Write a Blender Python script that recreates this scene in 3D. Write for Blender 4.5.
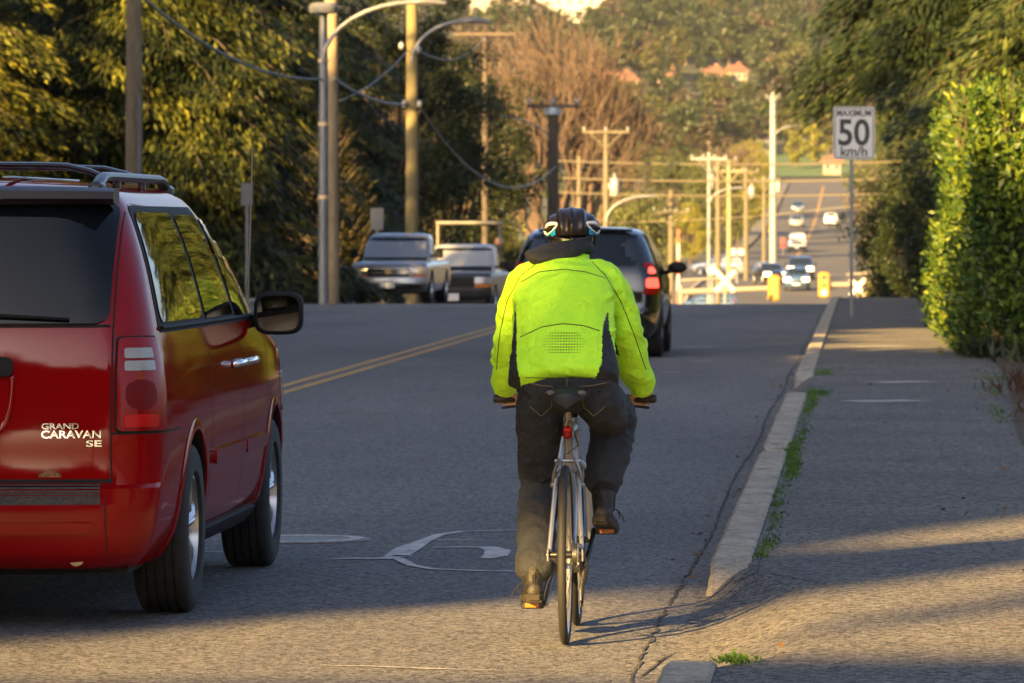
import bpy, bmesh, math, random
import numpy as np
from mathutils import Vector, Matrix
from mathutils.bvhtree import BVHTree

for o in list(bpy.data.objects):
    bpy.data.objects.remove(o)
SC = bpy.context.scene
COL = SC.collection
R = math.radians

# ------------------------------------------------------------------ camera
F = 5550.0            # focal length in pixels of the 1024 px wide picture
EYE = 1.6
VPX, VPY = 864.0, 224.0
cam = bpy.data.cameras.new('camera')
cam.sensor_width = 36.0
cam.lens = F / 1024 * 36
cam.shift_x = -(VPX - 512) / 1024
cam.shift_y = -(341.5 - VPY) / 1024
cam.clip_start = 0.5
cam.clip_end = 8000
cam.dof.use_dof = True
cam.dof.focus_distance = 21.6
cam.dof.aperture_fstop = 12.0
camo = bpy.data.objects.new('camera', cam)
COL.objects.link(camo)
camo.location = (0, 0, EYE)
camo.rotation_euler = (R(90), 0, 0)
SC.camera = camo

# ------------------------------------------------------------------ light
SUN_AZ, SUN_EL = 25.0, 16.0         # degrees left of straight behind the camera; height
world = bpy.data.worlds.new('World')
SC.world = world
world.use_nodes = True
nt = world.node_tree
bg = nt.nodes['Background']
sky = nt.nodes.new('ShaderNodeTexSky')
sky.sky_type = 'NISHITA'
sky.sun_disc = False
sky.sun_elevation = R(SUN_EL)
sky.sun_rotation = R(180 + SUN_AZ)
sky.dust_density = 4.0
sky.air_density = 0.6
nt.links.new(sky.outputs[0], bg.inputs[0])
bg.inputs[1].default_value = 0.05
sun = bpy.data.lights.new('sun', 'SUN')
sun.energy = 5.0
sun.angle = R(0.5)
sun.color = (1.0, 0.62, 0.20)
suno = bpy.data.objects.new('sun', sun)
COL.objects.link(suno)
SV = Vector((-math.sin(R(SUN_AZ)) * math.cos(R(SUN_EL)), -math.cos(R(SUN_AZ)) * math.cos(R(SUN_EL)), math.sin(R(SUN_EL))))
suno.rotation_euler = SV.to_track_quat('Z', 'Y').to_euler()
suno.location = SV * 60
SC.view_settings.view_transform = 'Standard'
SC.view_settings.look = 'None'
SC.view_settings.exposure = 3.0
SC.view_settings.gamma = 1.0
SC.view_settings.use_curve_mapping = False

# ------------------------------------------------------------------ helpers
def tag(o, label=None, cat=None, group=None, kind=None):
    if label: o['label'] = label
    if cat: o['category'] = cat
    if group: o['group'] = group
    if kind: o['kind'] = kind
    return o

def empty(name, loc=(0, 0, 0), rz=0.0, label=None, cat=None, group=None):
    o = bpy.data.objects.new(name, None)
    COL.objects.link(o)
    o.empty_display_size = 0.2
    o.location = loc
    o.rotation_euler = (0, 0, rz)
    return tag(o, label, cat, group)

def link(name, me, mats, parent=None, loc=None):
    if not isinstance(mats, (list, tuple)): mats = [mats]
    for i, m in enumerate(mats):
        if i < len(me.materials): me.materials[i] = m
        else: me.materials.append(m)
    o = bpy.data.objects.new(name, me)
    COL.objects.link(o)
    if parent: o.parent = parent
    if loc: o.location = loc
    return o

def copy_tree(o, parent=None):
    c = o.copy(); COL.objects.link(c)
    c.parent = parent
    for ch in list(o.children): copy_tree(ch, c)
    return c

def at(px, py, d):
    return Vector(((px - VPX) / F * d, d, EYE - (py - VPY) / F * d))

def gnd(px, py, h=0.0):
    d = F * (EYE - h) / (py - VPY)
    return ((px - VPX) / F * d, d)

def pchip(xs, ys):
    xs = np.array(xs, float); ys = np.array(ys, float)
    h = np.diff(xs); dl = np.diff(ys) / h
    m = np.zeros_like(xs); m[0] = dl[0]; m[-1] = dl[-1]
    for i in range(1, len(xs) - 1):
        if dl[i-1] * dl[i] > 0:
            w1 = 2*h[i] + h[i-1]; w2 = h[i] + 2*h[i-1]
            m[i] = (w1 + w2) / (w1 / dl[i-1] + w2 / dl[i])
    def f(x):
        x = np.asarray(x, float)
        xx = np.clip(x, xs[0], xs[-1])
        k = np.clip(np.searchsorted(xs, xx) - 1, 0, len(xs) - 2)
        t = (xx - xs[k]) / h[k]
        v = ((1+2*t)*(1-t)**2*ys[k] + t*(1-t)**2*h[k]*m[k] + t*t*(3-2*t)*ys[k+1] + t*t*(t-1)*h[k]*m[k+1])
        return float(v) if v.ndim == 0 else v
    return f

def V(a): return Vector(a)

class MB:
    """collects shapes for ONE mesh"""
    def __init__(s): s.v = []; s.f = []; s.m = []
    def add(s, vs, fs, m=0):
        b = len(s.v)
        s.v += [tuple(p) for p in vs]
        s.f += [tuple(b + i for i in f) for f in fs]
        s.m += [m] * len(fs)
    def box(s, c, size, rz=0, m=0, bev=0.0, rot=None):
        sx, sy, sz = [a / 2 for a in size]
        b = min(bev, sx * .9, sy * .9, sz * .9)
        M = rot if rot is not None else Matrix.Rotation(rz, 3, 'Z')
        c = V(c)
        if b <= 0:
            vs = [(x, y, z) for x in (-sx, sx) for y in (-sy, sy) for z in (-sz, sz)]
            fs = [(0,1,3,2),(4,6,7,5),(0,4,5,1),(2,3,7,6),(0,2,6,4),(1,5,7,3)]
        else:
            prof = [(-sx, -sy + b), (-sx + b, -sy), (sx - b, -sy), (sx, -sy + b), (sx, sy - b), (sx - b, sy), (-sx + b, sy), (-sx, sy - b)]
            def ring(k, z): return [(x * (1 - k * b / sx), y * (1 - k * b / sy), z) for x, y in prof]
            vs = ring(1, -sz) + ring(0, -sz + b) + ring(0, sz - b) + ring(1, sz)
            fs = [tuple(range(7, -1, -1)), tuple(range(24, 32))]
            for r_ in range(3):
                for i in range(8):
                    j = (i + 1) % 8
                    fs.append((r_*8+i, r_*8+j, r_*8+8+j, r_*8+8+i))
        s.add([c + M @ V(p) for p in vs], fs, m)
    def tube(s, pts, rad, n=8, m=0, cap=True, closed=False):
        pts = [V(p) for p in pts]
        N = len(pts)
        if not hasattr(rad, '__len__'): rad = [rad] * N
        vs = []; fs = []
        up = None
        for i, p in enumerate(pts):
            if closed: d = pts[(i+1) % N] - pts[i-1]
            else: d = pts[min(i+1, N-1)] - pts[max(i-1, 0)]
            if d.length < 1e-9: d = V((0, 0, 1))
            d.normalize()
            if up is None:
                up = V((0, 0, 1)) if abs(d.z) < .9 else V((1, 0, 0))
            a = d.cross(up)
            if a.length < 1e-6: a = d.cross(V((0, 1, 0)))
            a.normalize(); b = a.cross(d).normalized(); up = b
            for k in range(n):
                t = 2 * math.pi * k / n
                vs.append(p + (a * math.cos(t) + b * math.sin(t)) * rad[i])
        for i in range(N if closed else N - 1):
            j = (i + 1) % N
            for k in range(n):
                l = (k + 1) % n
                fs.append((i*n+k, i*n+l, j*n+l, j*n+k))
        if cap and not closed:
            fs.append(tuple(range(n - 1, -1, -1))); fs.append(tuple((N-1)*n + k for k in range(n)))
        s.add(vs, fs, m)
    def cyl(s, a, b, r0, r1=None, n=16, m=0):
        s.tube([a, b], [r0, r0 if r1 is None else r1], n, m)
    def lathe(s, prof, axis='Z', c=(0, 0, 0), n=32, m=0, closed=False):
        """prof: (radius, height along the axis)"""
        c = V(c); vs = []; fs = []
        for r, h in prof:
            for k in range(n):
                t = 2 * math.pi * k / n; a, b = r * math.cos(t), r * math.sin(t)
                p = {'Z': (a, b, h), 'X': (h, a, b), 'Y': (b, h, a)}[axis]
                vs.append(c + V(p))
        P = len(prof)
        for i in range(P if closed else P - 1):
            j = (i + 1) % P
            for k in range(n):
                l = (k + 1) % n
                fs.append((i*n+k, i*n+l, j*n+l, j*n+k))
        if not closed:
            fs.append(tuple(range(n - 1, -1, -1))); fs.append(tuple((P-1)*n + k for k in range(n)))
        s.add(vs, fs, m)
    def ell(s, c, r, n=16, k=10, m=0, rot=None):
        c = V(c); vs = []; fs = []
        M = rot if rot is not None else Matrix.Identity(3)
        for i in range(1, k):
            ph = math.pi * i / k
            for j in range(n):
                t = 2 * math.pi * j / n
                vs.append(c + M @ V((r[0]*math.sin(ph)*math.cos(t), r[1]*math.sin(ph)*math.sin(t), r[2]*math.cos(ph))))
        for i in range(k - 2):
            for j in range(n):
                l = (j + 1) % n
                fs.append((i*n+j, (i+1)*n+j, (i+1)*n+l, i*n+l))
        top = len(vs); vs.append(c + M @ V((0, 0, r[2]))); vs.append(c + M @ V((0, 0, -r[2])))
        for j in range(n):
            l = (j + 1) % n
            fs.append((top, j, l)); fs.append((top+1, (k-2)*n+l, (k-2)*n+j))
        s.add(vs, fs, m)
    def grid(s, P, m=0, closed_u=False):
        """P[i][j] points"""
        a = len(P); b = len(P[0]); vs = [p for row in P for p in row]; fs = []
        for i in range(a - 1):
            for j in range(b if closed_u else b - 1):
                l = (j + 1) % b
                fs.append((i*b+j, i*b+l, (i+1)*b+l, (i+1)*b+j))
        s.add(vs, fs, m)
    def prism(s, poly, y0, y1, m=0, M=None, c=(0, 0, 0)):
        """poly of (x,z) extruded from y0 to y1"""
        n = len(poly); c = V(c); M = M if M is not None else Matrix.Identity(3)
        vs = [c + M @ V((x, y0, z)) for x, z in poly] + [c + M @ V((x, y1, z)) for x, z in poly]
        fs = [tuple(range(n)), tuple(range(2*n-1, n-1, -1))] + [(i, n+i, n+(i+1) % n, (i+1) % n) for i in range(n)]
        s.add(vs, fs, m)
    def limb(s, pts, rx, rd=None, n=16, ref=(1, 0, 0), sub=5, m=0, cap=.6):
        """smooth closed tapered limb; rx = half width along ref, rd = half depth"""
        pts = [V(p) for p in pts]; N = len(pts)
        rd = rd or rx
        def cr(a, b, c, d, t): return .5*((2*b)+(c-a)*t+(2*a-5*b+4*c-d)*t*t+(3*b-a-3*c+d)*t**3)
        Q = []
        for i in range(N - 1):
            for k in range(sub):
                t = k / sub; g = lambda L, q: L[min(max(q, 0), N-1)]
                Q.append((cr(g(pts,i-1), g(pts,i), g(pts,i+1), g(pts,i+2), t), cr(g(rx,i-1), g(rx,i), g(rx,i+1), g(rx,i+2), t), cr(g(rd,i-1), g(rd,i), g(rd,i+1), g(rd,i+2), t)))
        Q.append((pts[-1], rx[-1], rd[-1]))
        # rounded ends
        d0 = (Q[0][0] - Q[1][0]).normalized(); d1 = (Q[-1][0] - Q[-2][0]).normalized()
        pre = []; post = []
        for a in (80, 55, 28):
            c_, s_ = math.cos(R(a)), math.sin(R(a))
            pre.append((Q[0][0] + d0 * s_ * min(Q[0][1], Q[0][2]) * cap, Q[0][1]*c_, Q[0][2]*c_))
            post.insert(0, (Q[-1][0] + d1 * s_ * min(Q[-1][1], Q[-1][2]) * cap, Q[-1][1]*c_, Q[-1][2]*c_))
        Q = pre + Q + post
        vs = []; fs = []; ref = V(ref)
        for i, (p, a, b) in enumerate(Q):
            d = (Q[min(i+1, len(Q)-1)][0] - Q[max(i-1, 0)][0])
            if i < 3: d = -d0
            if i >= len(Q) - 3: d = d1
            d.normalize()
            ax = (ref - d * ref.dot(d)).normalized(); bx = d.cross(ax)
            for k in range(n):
                t = 2 * math.pi * k / n
                vs.append(p + ax * (a * math.cos(t)) + bx * (b * math.sin(t)))
        for i in range(len(Q) - 1):
            for k in range(n):
                l = (k + 1) % n
                fs.append((i*n+k, i*n+l, (i+1)*n+l, (i+1)*n+k))
        fs.append(tuple(range(n - 1, -1, -1))); fs.append(tuple((len(Q)-1)*n + k for k in range(n)))
        s.add(vs, fs, m)
    def mesh(s, name, smooth=True, sharp=35, fix=False):
        me = bpy.data.meshes.new(name)
        me.from_pydata(s.v, [], s.f)
        me.polygons.foreach_set('material_index', s.m)
        if fix:
            b = bmesh.new(); b.from_mesh(me)
            bmesh.ops.recalc_face_normals(b, faces=b.faces)
            b.to_mesh(me); b.free()
        if smooth:
            me.polygons.foreach_set('use_smooth', [True] * len(me.polygons))
            if sharp: me.set_sharp_from_angle(angle=R(sharp))
        me.update()
        return me
    def build(s, name, mats, parent=None, smooth=True, sharp=35, fix=True, loc=None):
        return link(name, s.mesh(name, smooth, sharp, fix), mats, parent, loc)

def mirror_mb(src):
    d = MB(); d.v = [(-x, y, z) for x, y, z in src.v]; d.f = [tuple(reversed(f)) for f in src.f]; d.m = list(src.m)
    return d

def evaluated(me, *mods):
    """mesh with modifiers applied; mods = (type, {props})"""
    o = bpy.data.objects.new('tmp', me); COL.objects.link(o)
    for t, pr in mods:
        md = o.modifiers.new(t, t)
        for k, v in pr.items(): setattr(md, k, v)
    dg = bpy.context.evaluated_depsgraph_get()
    dg.update()
    out = bpy.data.meshes.new_from_object(o.evaluated_get(dg))
    bpy.data.objects.remove(o)
    return out

def text_mesh(body, size, extrude, bold=0.0, xs=1.0, shear=0.0, sp=1.0):
    c = bpy.data.curves.new('lettering', 'FONT')
    c.body = body; c.size = size; c.extrude = extrude; c.offset = bold; c.shear = shear; c.space_character = sp
    c.align_x = 'CENTER'; c.align_y = 'CENTER'; c.resolution_u = 4
    o = bpy.data.objects.new('tmp', c); COL.objects.link(o)
    dg = bpy.context.evaluated_depsgraph_get(); dg.update()
    me = bpy.data.meshes.new_from_object(o.evaluated_get(dg))
    bpy.data.objects.remove(o)
    for v in me.vertices:      # stands upright, read from -Y
        x, y, z = v.co
        v.co = (x * xs, -z, y)
    return me

def text_fit(body, w, h, extrude, bold=0.0, size=1.0):
    """upright lettering scaled to an exact width and height"""
    me = text_mesh(body, size, extrude, bold)
    xs = [v.co.x for v in me.vertices]; zs = [v.co.z for v in me.vertices]
    x0, x1, z0, z1 = min(xs), max(xs), min(zs), max(zs)
    for v in me.vertices: v.co.x = (v.co.x - (x0 + x1) / 2) * w / (x1 - x0); v.co.z = (v.co.z - (z0 + z1) / 2) * h / (z1 - z0)
    return me

def text_append(mb, me, off, m=0):
    mb.add([V(off) + v.co for v in me.vertices], [tuple(p.vertices) for p in me.polygons], m)

# ------------------------------------------------------------------ materials
def mat(name, base, rough=.6, metal=0.0, var=0.0, scale=8.0, bump=0.0, bscale=60.0, coat=0.0, crough=.03, spec=.5, col2=None, detail=6, coord='Object', emit=None, estr=0.0):
    m = bpy.data.materials.new(name); m.use_nodes = True
    N = m.node_tree.nodes; L = m.node_tree.links
    b = N['Principled BSDF']
    b.inputs['Base Color'].default_value = (*base, 1)
    b.inputs['Roughness'].default_value = rough
    b.inputs['Metallic'].default_value = metal
    b.inputs['Specular IOR Level'].default_value = spec
    b.inputs['Coat Weight'].default_value = coat
    b.inputs['Coat Roughness'].default_value = crough
    if emit:
        b.inputs['Emission Color'].default_value = (*emit, 1); b.inputs['Emission Strength'].default_value = estr
    tc = N.new('ShaderNodeTexCoord')
    if var > 0 or col2:
        n = N.new('ShaderNodeTexNoise'); n.inputs['Scale'].default_value = scale; n.inputs['Detail'].default_value = detail
        L.new(tc.outputs[coord], n.inputs['Vector'])
        r = N.new('ShaderNodeValToRGB')
        c2 = col2 or tuple(min(1, c * (1 + var)) for c in base)
        c1 = base if col2 else tuple(c * (1 - var) for c in base)
        r.color_ramp.elements[0].position = .35; r.color_ramp.elements[1].position = .65
        r.color_ramp.elements[0].color = (*c1, 1); r.color_ramp.elements[1].color = (*c2, 1)
        L.new(n.outputs[0], r.inputs[0]); L.new(r.outputs[0], b.inputs['Base Color'])
    if bump > 0:
        n2 = N.new('ShaderNodeTexNoise'); n2.inputs['Scale'].default_value = bscale; n2.inputs['Detail'].default_value = 5
        L.new(tc.outputs[coord], n2.inputs['Vector'])
        bp = N.new('ShaderNodeBump'); bp.inputs['Strength'].default_value = bump; bp.inputs['Distance'].default_value = .02
        L.new(n2.outputs[0], bp.inputs['Height']); L.new(bp.outputs[0], b.inputs['Normal'])
    return m

def leaf_mat(name, cols, trans=.3, rough=.55, tint=None, spec=.3):
    """cols: ramp of colours picked at random per leaf and per tree"""
    m = bpy.data.materials.new(name); m.use_nodes = True
    N = m.node_tree.nodes; L = m.node_tree.links
    b = N['Principled BSDF']; out = N['Material Output']
    g = N.new('ShaderNodeNewGeometry'); oi = N.new('ShaderNodeObjectInfo')
    tc = N.new('ShaderNodeTexCoord'); n = N.new('ShaderNodeTexNoise'); n.inputs['Scale'].default_value = .9
    L.new(tc.outputs['Object'], n.inputs['Vector'])
    a = N.new('ShaderNodeMath'); a.operation = 'MULTIPLY_ADD'; a.inputs[1].default_value = .45
    L.new(g.outputs['Random Per Island'], a.inputs[0])
    a2 = N.new('ShaderNodeMath'); a2.operation = 'MULTIPLY_ADD'; a2.inputs[1].default_value = .3
    L.new(oi.outputs['Random'], a2.inputs[0]); L.new(n.outputs[0], a2.inputs[2])
    L.new(a2.outputs[0], a.inputs[2])
    a3 = N.new('ShaderNodeMath'); a3.operation = 'MULTIPLY_ADD'; a3.inputs[1].default_value = 1.0; a3.inputs[2].default_value = -.35
    L.new(a.outputs[0], a3.inputs[0])
    r = N.new('ShaderNodeValToRGB')
    el = r.color_ramp.elements
    while len(el) < len(cols): el.new(.5)
    for i, c in enumerate(cols):
        el[i].position = i / (len(cols) - 1); el[i].color = (*c, 1)
    L.new(a3.outputs[0], r.inputs[0]); L.new(r.outputs[0], b.inputs['Base Color'])
    b.inputs['Roughness'].default_value = rough; b.inputs['Specular IOR Level'].default_value = spec
    if trans > 0:
        t = N.new('ShaderNodeBsdfTranslucent'); L.new(r.outputs[0], t.inputs[0])
        mx = N.new('ShaderNodeMixShader'); mx.inputs[0].default_value = trans
        L.new(b.outputs[0], mx.inputs[1]); L.new(t.outputs[0], mx.inputs[2]); L.new(mx.outputs[0], out.inputs[0])
    return m

rng = np.random.default_rng(7)
random.seed(7)
# ------------------------------------------------------------------ the lie of the land
hz = pchip([-200, 0, 70, 96, 113, 127, 144, 164, 210, 262, 305, 345, 390, 480, 585, 730, 850, 930, 1000, 1150, 1300, 1500, 1700, 2000, 2600],
           [0, 0, 0, 0, -.04, -.27, -.80, -1.7, -4.2, -6.4, -7.0, -5.9, -3.05, -2.2, -.9, 1.9, 6.2, 9.2, 12.2, 22, 36, 58, 78, 96, 110])

def noisy(name, c1, c2, c3, s1, s2, bump, bscale, rough=.85, grain=0.0, gscale=90.0, stretch=(1, 1, 1)):
    """large patches (s1), finer blotches (s2) and a stony grain"""
    m = bpy.data.materials.new(name); m.use_nodes = True
    N = m.node_tree.nodes; L = m.node_tree.links; b = N['Principled BSDF']
    b.inputs['Roughness'].default_value = rough
    tc = N.new('ShaderNodeTexCoord'); mp = N.new('ShaderNodeMapping'); mp.inputs['Scale'].default_value = stretch
    L.new(tc.outputs['Object'], mp.inputs[0])
    def noise(s, d=6, v=None):
        n = N.new('ShaderNodeTexNoise'); n.inputs['Scale'].default_value = s; n.inputs['Detail'].default_value = d
        L.new((v or mp.outputs[0]), n.inputs['Vector']); return n.outputs[0]
    def ramp(i, p0, p1, a, c):
        r = N.new('ShaderNodeValToRGB'); r.color_ramp.elements[0].position = p0; r.color_ramp.elements[1].position = p1
        r.color_ramp.elements[0].color = a; r.color_ramp.elements[1].color = c; L.new(i, r.inputs[0]); return r.outputs[0]
    k = (0, 0, 0, 1); w = (1, 1, 1, 1)
    def mix(f, a, c):
        x = N.new('ShaderNodeMix'); x.data_type = 'RGBA'; L.new(f, x.inputs[0])
        for sock, q in ((x.inputs[6], a), (x.inputs[7], c)):
            if isinstance(q, tuple): sock.default_value = (*q, 1)
            else: L.new(q, sock)
        return x.outputs[2]
    col = mix(ramp(noise(s1), .4, .62, k, w), c1, c2)
    col = mix(ramp(noise(s2), .5, .72, k, w), col, c3)
    if grain:
        vo = N.new('ShaderNodeTexVoronoi'); vo.inputs['Scale'].default_value = gscale
        L.new(tc.outputs['Object'], vo.inputs['Vector'])
        gr = N.new('ShaderNodeSeparateColor'); L.new(vo.outputs['Color'], gr.inputs[0])
        x = N.new('ShaderNodeMix'); x.data_type = 'RGBA'; x.blend_type = 'MULTIPLY'; x.inputs[0].default_value = 1
        g2 = ramp(gr.outputs[0], 0, 1, (1-grain,)*3 + (1,), (1+grain*1.2,)*3 + (1,))
        L.new(col, x.inputs[6]); L.new(g2, x.inputs[7]); col = x.outputs[2]
    L.new(col, b.inputs['Base Color'])
    if bump:
        bp = N.new('ShaderNodeBump'); bp.inputs['Strength'].default_value = bump; bp.inputs['Distance'].default_value = .02
        L.new(noise(bscale, 4, tc.outputs['Object']), bp.inputs['Height']); L.new(bp.outputs[0], b.inputs['Normal'])
    return m

M_asphalt = noisy('asphalt', (.080, .079, .081), (.124, .121, .118), (.10, .096, .09), .35, 2.2, .9, 120, .8, .95, 62, (1, .22, 1))
M_walk = noisy('sidewalk_asphalt', (.072, .069, .065), (.100, .094, .085), (.088, .079, .068), .6, 3, 1.0, 90, .85, 1.0, 55)
M_conc = noisy('kerb_concrete', (.25, .22, .17), (.33, .29, .22), (.14, .125, .09), 2.5, 9, .8, 60, .9, .25, 60)
M_soil = noisy('verge_soil', (.035, .025, .015), (.055, .04, .02), (.08, .055, .03), 3, 14, 1, 40, .95)
M_land = noisy('land', (.014, .019, .006), (.026, .026, .010), (.045, .036, .018), .02, .11, .4, 2, .95)
M_white = noisy('worn_white_paint', (.42, .41, .39), (.32, .31, .30), (.10, .10, .098), 3, 16, .4, 90, .7, .2, 90)
M_yellow = noisy('worn_yellow_paint', (.40, .22, .03), (.33, .18, .03), (.16, .11, .045), 1, 7, .4, 90, .7, .2, 90)
M_tar = noisy('crack_filler', (.018, .017, .016), (.03, .027, .023), (.04, .03, .02), 4, 12, .6, 60, .9)
M_iron = mat('cast_iron', (.16, .155, .15), .55, .3, .3, 30, .5, 90)
M_grass = leaf_mat('grass_blades', [(.03, .06, .012), (.06, .11, .02), (.10, .15, .03)], .3)
M_moss = leaf_mat('moss_blades', [(.025, .06, .01), (.05, .11, .015), (.09, .15, .03)], .2)

# ground: one sheet out to the far hill
gx = [-1500, -1000, -700, -500, -380, -300, -240, -190, -150, -120, -95, -75, -58, -45, -35, -27, -20, -16, -13.6, -13.5, -12, -8, -4, -.7, -.3, 0, 0.5, 1.2, 2.2, 3.5, 5, 8, 12, 18, 26, 36, 50, 70, 100, 140, 190, 260, 380, 560, 900]
gy = list(range(-240, 0, 30)) + list(range(0, 1000, 8)) + list(range(1000, 2700, 40))
P = []
for y in gy:
    row = []
    for x in gx:
        b = float(hz(y))
        if -13.55 < x < -.2: z = b - .06
        else:
            z = b + .105
            if x < -14: z += min(1.0, (-14 - x) * .05) * (1 if y < 900 else 0)
            if x > 2: z += min(.5, (x - 2) * .06) * (1 if y < 900 else 0)
        if y > 1000:
            z += 5 * math.sin(x * .011 + y * .003) * min(1, (y - 1000) / 300) + (x + 100) * -.012 * min(1, (y - 1000) / 500)
        row.append((x, y, z))
    P.append(row)
mb = MB(); mb.grid(P)
tag(mb.build('ground', M_land, sharp=0), 'rolling green and brown land running out to the far hill', 'ground', kind='structure')

def sheet(name, x0, x1, y0, y1, dz, m, step=6.0, label=None, cat=None, kind='structure', nx=1):
    mb = MB(); ys = np.arange(y0, y1 + step * .5, step); ys[-1] = y1
    f0 = x0 if callable(x0) else (lambda y: x0); f1 = x1 if callable(x1) else (lambda y: x1)
    mb.grid([[(f0(y) + (f1(y) - f0(y)) * k / nx, y, hz(y) + dz) for k in range(nx + 1)] for y in ys])
    return tag(mb.build(name, m, sharp=0), label, cat, kind=kind)

KX = -.67
LK = -12.0
M_asphalt_far = noisy('dimmed_far_asphalt', (.032, .032, .034), (.046, .045, .045), (.04, .038, .036), .1, .6, .4, 20, .85)  # darker asphalt colour stands in for weaker light on the far road
sheet('road', LK, KX, 305, 930, 0.0, M_asphalt_far, label='stretch of road climbing the far hill, coloured darker to look less lit', cat='road')
sheet('road', LK, KX, -60, 305, 0.0, M_asphalt, label='grey asphalt road running straight over the crest', cat='road')
SW1 = pchip([-60, 36, 56, 85, 120, 150, 400], [1.08, 1.08, 1.40, 1.30, 1.05, .85, .8])
sheet("sidewalk", lambda y: -.49 + .36 * min(1, max(0, min((y - 18.5) / .8, (23.7 - y) / 1.0))), SW1, -40, 200, .125, M_walk, .2, 'dark asphalt sidewalk beside the kerb', 'sidewalk')
sheet('sidewalk_far_side', -15.3, LK - .25, -40, 900, .125, M_walk, 6, 'narrow grey sidewalk along the far side of the road', 'sidewalk')

# soil verge at the right of the sidewalk
sheet('verge_soil', lambda y: SW1(y) - .02, lambda y: SW1(y) + 2.2, -30, 300, .135, M_soil, 3, 'dark bare soil strip under the hedge beside the sidewalk', 'soil', kind='structure')

# kerbs
def kerb(y0, y1, x0, x1, top, seed, rng_end=True):
    rs = random.Random(seed); mb = MB(); rows = []
    ys = np.arange(y0, y1, .12 if y1 - y0 < 40 else .5); n = len(ys)
    for i, y in enumerate(ys):
        e = 0.0
        if rng_end:
            q = min(y - y0, y1 - y)
            e = max(0, 1 - q / (.9 if y0 > 0 else .25)) ** 1.6 * (.075 if y0 > 0 else .03)
        j = [rs.gauss(0, .0045) for _ in range(6)]
        h = hz(y); t = top - e * 1.75
        rows.append([(x0, y, h - .05), (x0 + j[1], y, h + max(.012, t - .022)), (x0 + .02 + j[2], y, h + max(.02, t)), (x0 + .07, y, h + max(.021, t) + j[4] * .25), (x1 - .014, y, h + max(.022, t) + j[5] * .3), (x1, y, h + max(.015, t - .012)), (x1, y, h - .05)])
    mb.grid(rows)
    mb.f.append(tuple(range(7))); mb.m.append(0)
    mb.f.append(tuple((n - 1) * 7 + k for k in range(7))); mb.m.append(0)
    return mb
kgrp = 'concrete kerb segments'
for i, (a, b, lab) in enumerate(((-20, 18.75, 'rounded end of the pale kerb at the bottom edge of the picture'), (23.6, 36.4, 'pale worn concrete kerb segment beside the cyclist'),
                                 (36.43, 48.9, 'pale concrete kerb segment with moss along its back'), (53.5, 63.0, 'short pale kerb segment just past the gap'), (63.05, 150.0, 'long pale kerb running up to the crest'))):
    tag(kerb(a, b, KX, KX + .178, .145, i).build('kerb', M_conc, sharp=28), lab, 'kerb', kgrp, 'structure')
tag(kerb(-20, 420, LK - .25, LK + .0, .13, 9).build('kerb_far_side', M_conc, sharp=50), 'pale kerb along the far side of the road', 'kerb', kind='structure')
# lowered kerb where driveway and drain cut through
def ramp_patch(y0, y1, name, label):
    rows = []
    for y in np.arange(y0 - .3, y1 + .31, .1):
        xe = -.485 + (.36 * min(1, max(0, min((y - 18.5) / .8, (23.7 - y) / 1.0))) if y1 < 30 else 0)
        rows.append([(KX - .04 + (xe - KX + .04) * u, y, hz(y) + .003 + .1205 * (u * u * (3 - 2 * u))) for u in np.linspace(0, 1, 9)] + [(xe + .08, y, hz(y) + .1228)])
    mb = MB(); mb.grid(rows)
    tag(mb.build(name, M_walk, sharp=0), label, 'driveway', kind='structure')
ramp_patch(18.55, 23.6, 'driveway_apron', 'worn asphalt apron where the kerb drops to the gutter')
ramp_patch(48.9, 53.5, 'driveway_apron', 'short lowered crossing in the kerb further up')

# painted marks
mk = MB()
def stripe(mb, pts, w, dz=.004):
    rows = []
    pts = [V((p[0], p[1], 0)) for p in pts]
    for i, p in enumerate(pts):
        d = pts[min(i+1, len(pts)-1)] - pts[max(i-1, 0)]; d.normalize(); n = V((-d.y, d.x, 0))
        ww = w[i] if hasattr(w, '__len__') else w
        a = p + n * ww / 2; b = p - n * ww / 2
        rows.append([(a.x, a.y, hz(a.y) + dz), (b.x, b.y, hz(b.y) + dz)])
    mb.grid(rows)
for x in (-5.73, -5.5):
    stripe(mk, [(x, y) for y in np.arange(-30, 160, 5.0)], .11)
for x in (-6.6, -6.4):
    stripe(mk, [(x, y) for y in np.arange(330, 900, 10.0)], .11)
tag(mk.build('centre_line', M_yellow, sharp=0), 'double yellow line along the middle of the road', 'road marking', kind='structure')
def pxs(L): return [gnd(x, y) for x, y in L]
wm = MB()
stripe(wm, pxs([(325, 560), (352, 559), (385, 559), (405, 556)]), [.03, .10, .12, .10])
stripe(wm, pxs([(396, 557), (408, 549), (425, 541), (440, 535), (462, 532), (515, 530.5), (560, 530.5)]), [.12, .13, .07, .06, .05, .05, .05])
stripe(wm, pxs([(398, 559), (412, 566), (432, 569.5), (470, 571), (515, 572), (555, 572)]), [.06, .05, .05, .05, .045, .045])
stripe(wm, pxs([(432, 548), (445, 548), (470, 547.5), (488, 547.8), (498, 551), (496, 556), (486, 559)]), [.05, .06, .07, .1, .13, .12, .06])
stripe(wm, pxs([(425, 540), (445, 540.5), (466, 540.5), (484, 541)]), .04)
tag(wm.build('bike_lane_marking', M_white, sharp=0), 'worn white cycle symbol painted on the asphalt left of the cyclist', 'road marking', kind='structure')
wm = MB()
stripe(wm, pxs([(320, 666), (370, 667), (430, 669.5), (492, 671)]), [.012, .03, .03, .01])
stripe(wm, pxs([(200, 552), (236, 552)]), .05)
stripe(wm, [(-2.02, 64.5), (-1.75, 64.8)], .1); stripe(wm, [(-2.35, 72), (-1.95, 72.4)], .2); stripe(wm, [(-2.2, 60), (-2.0, 60)], .12)
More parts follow.
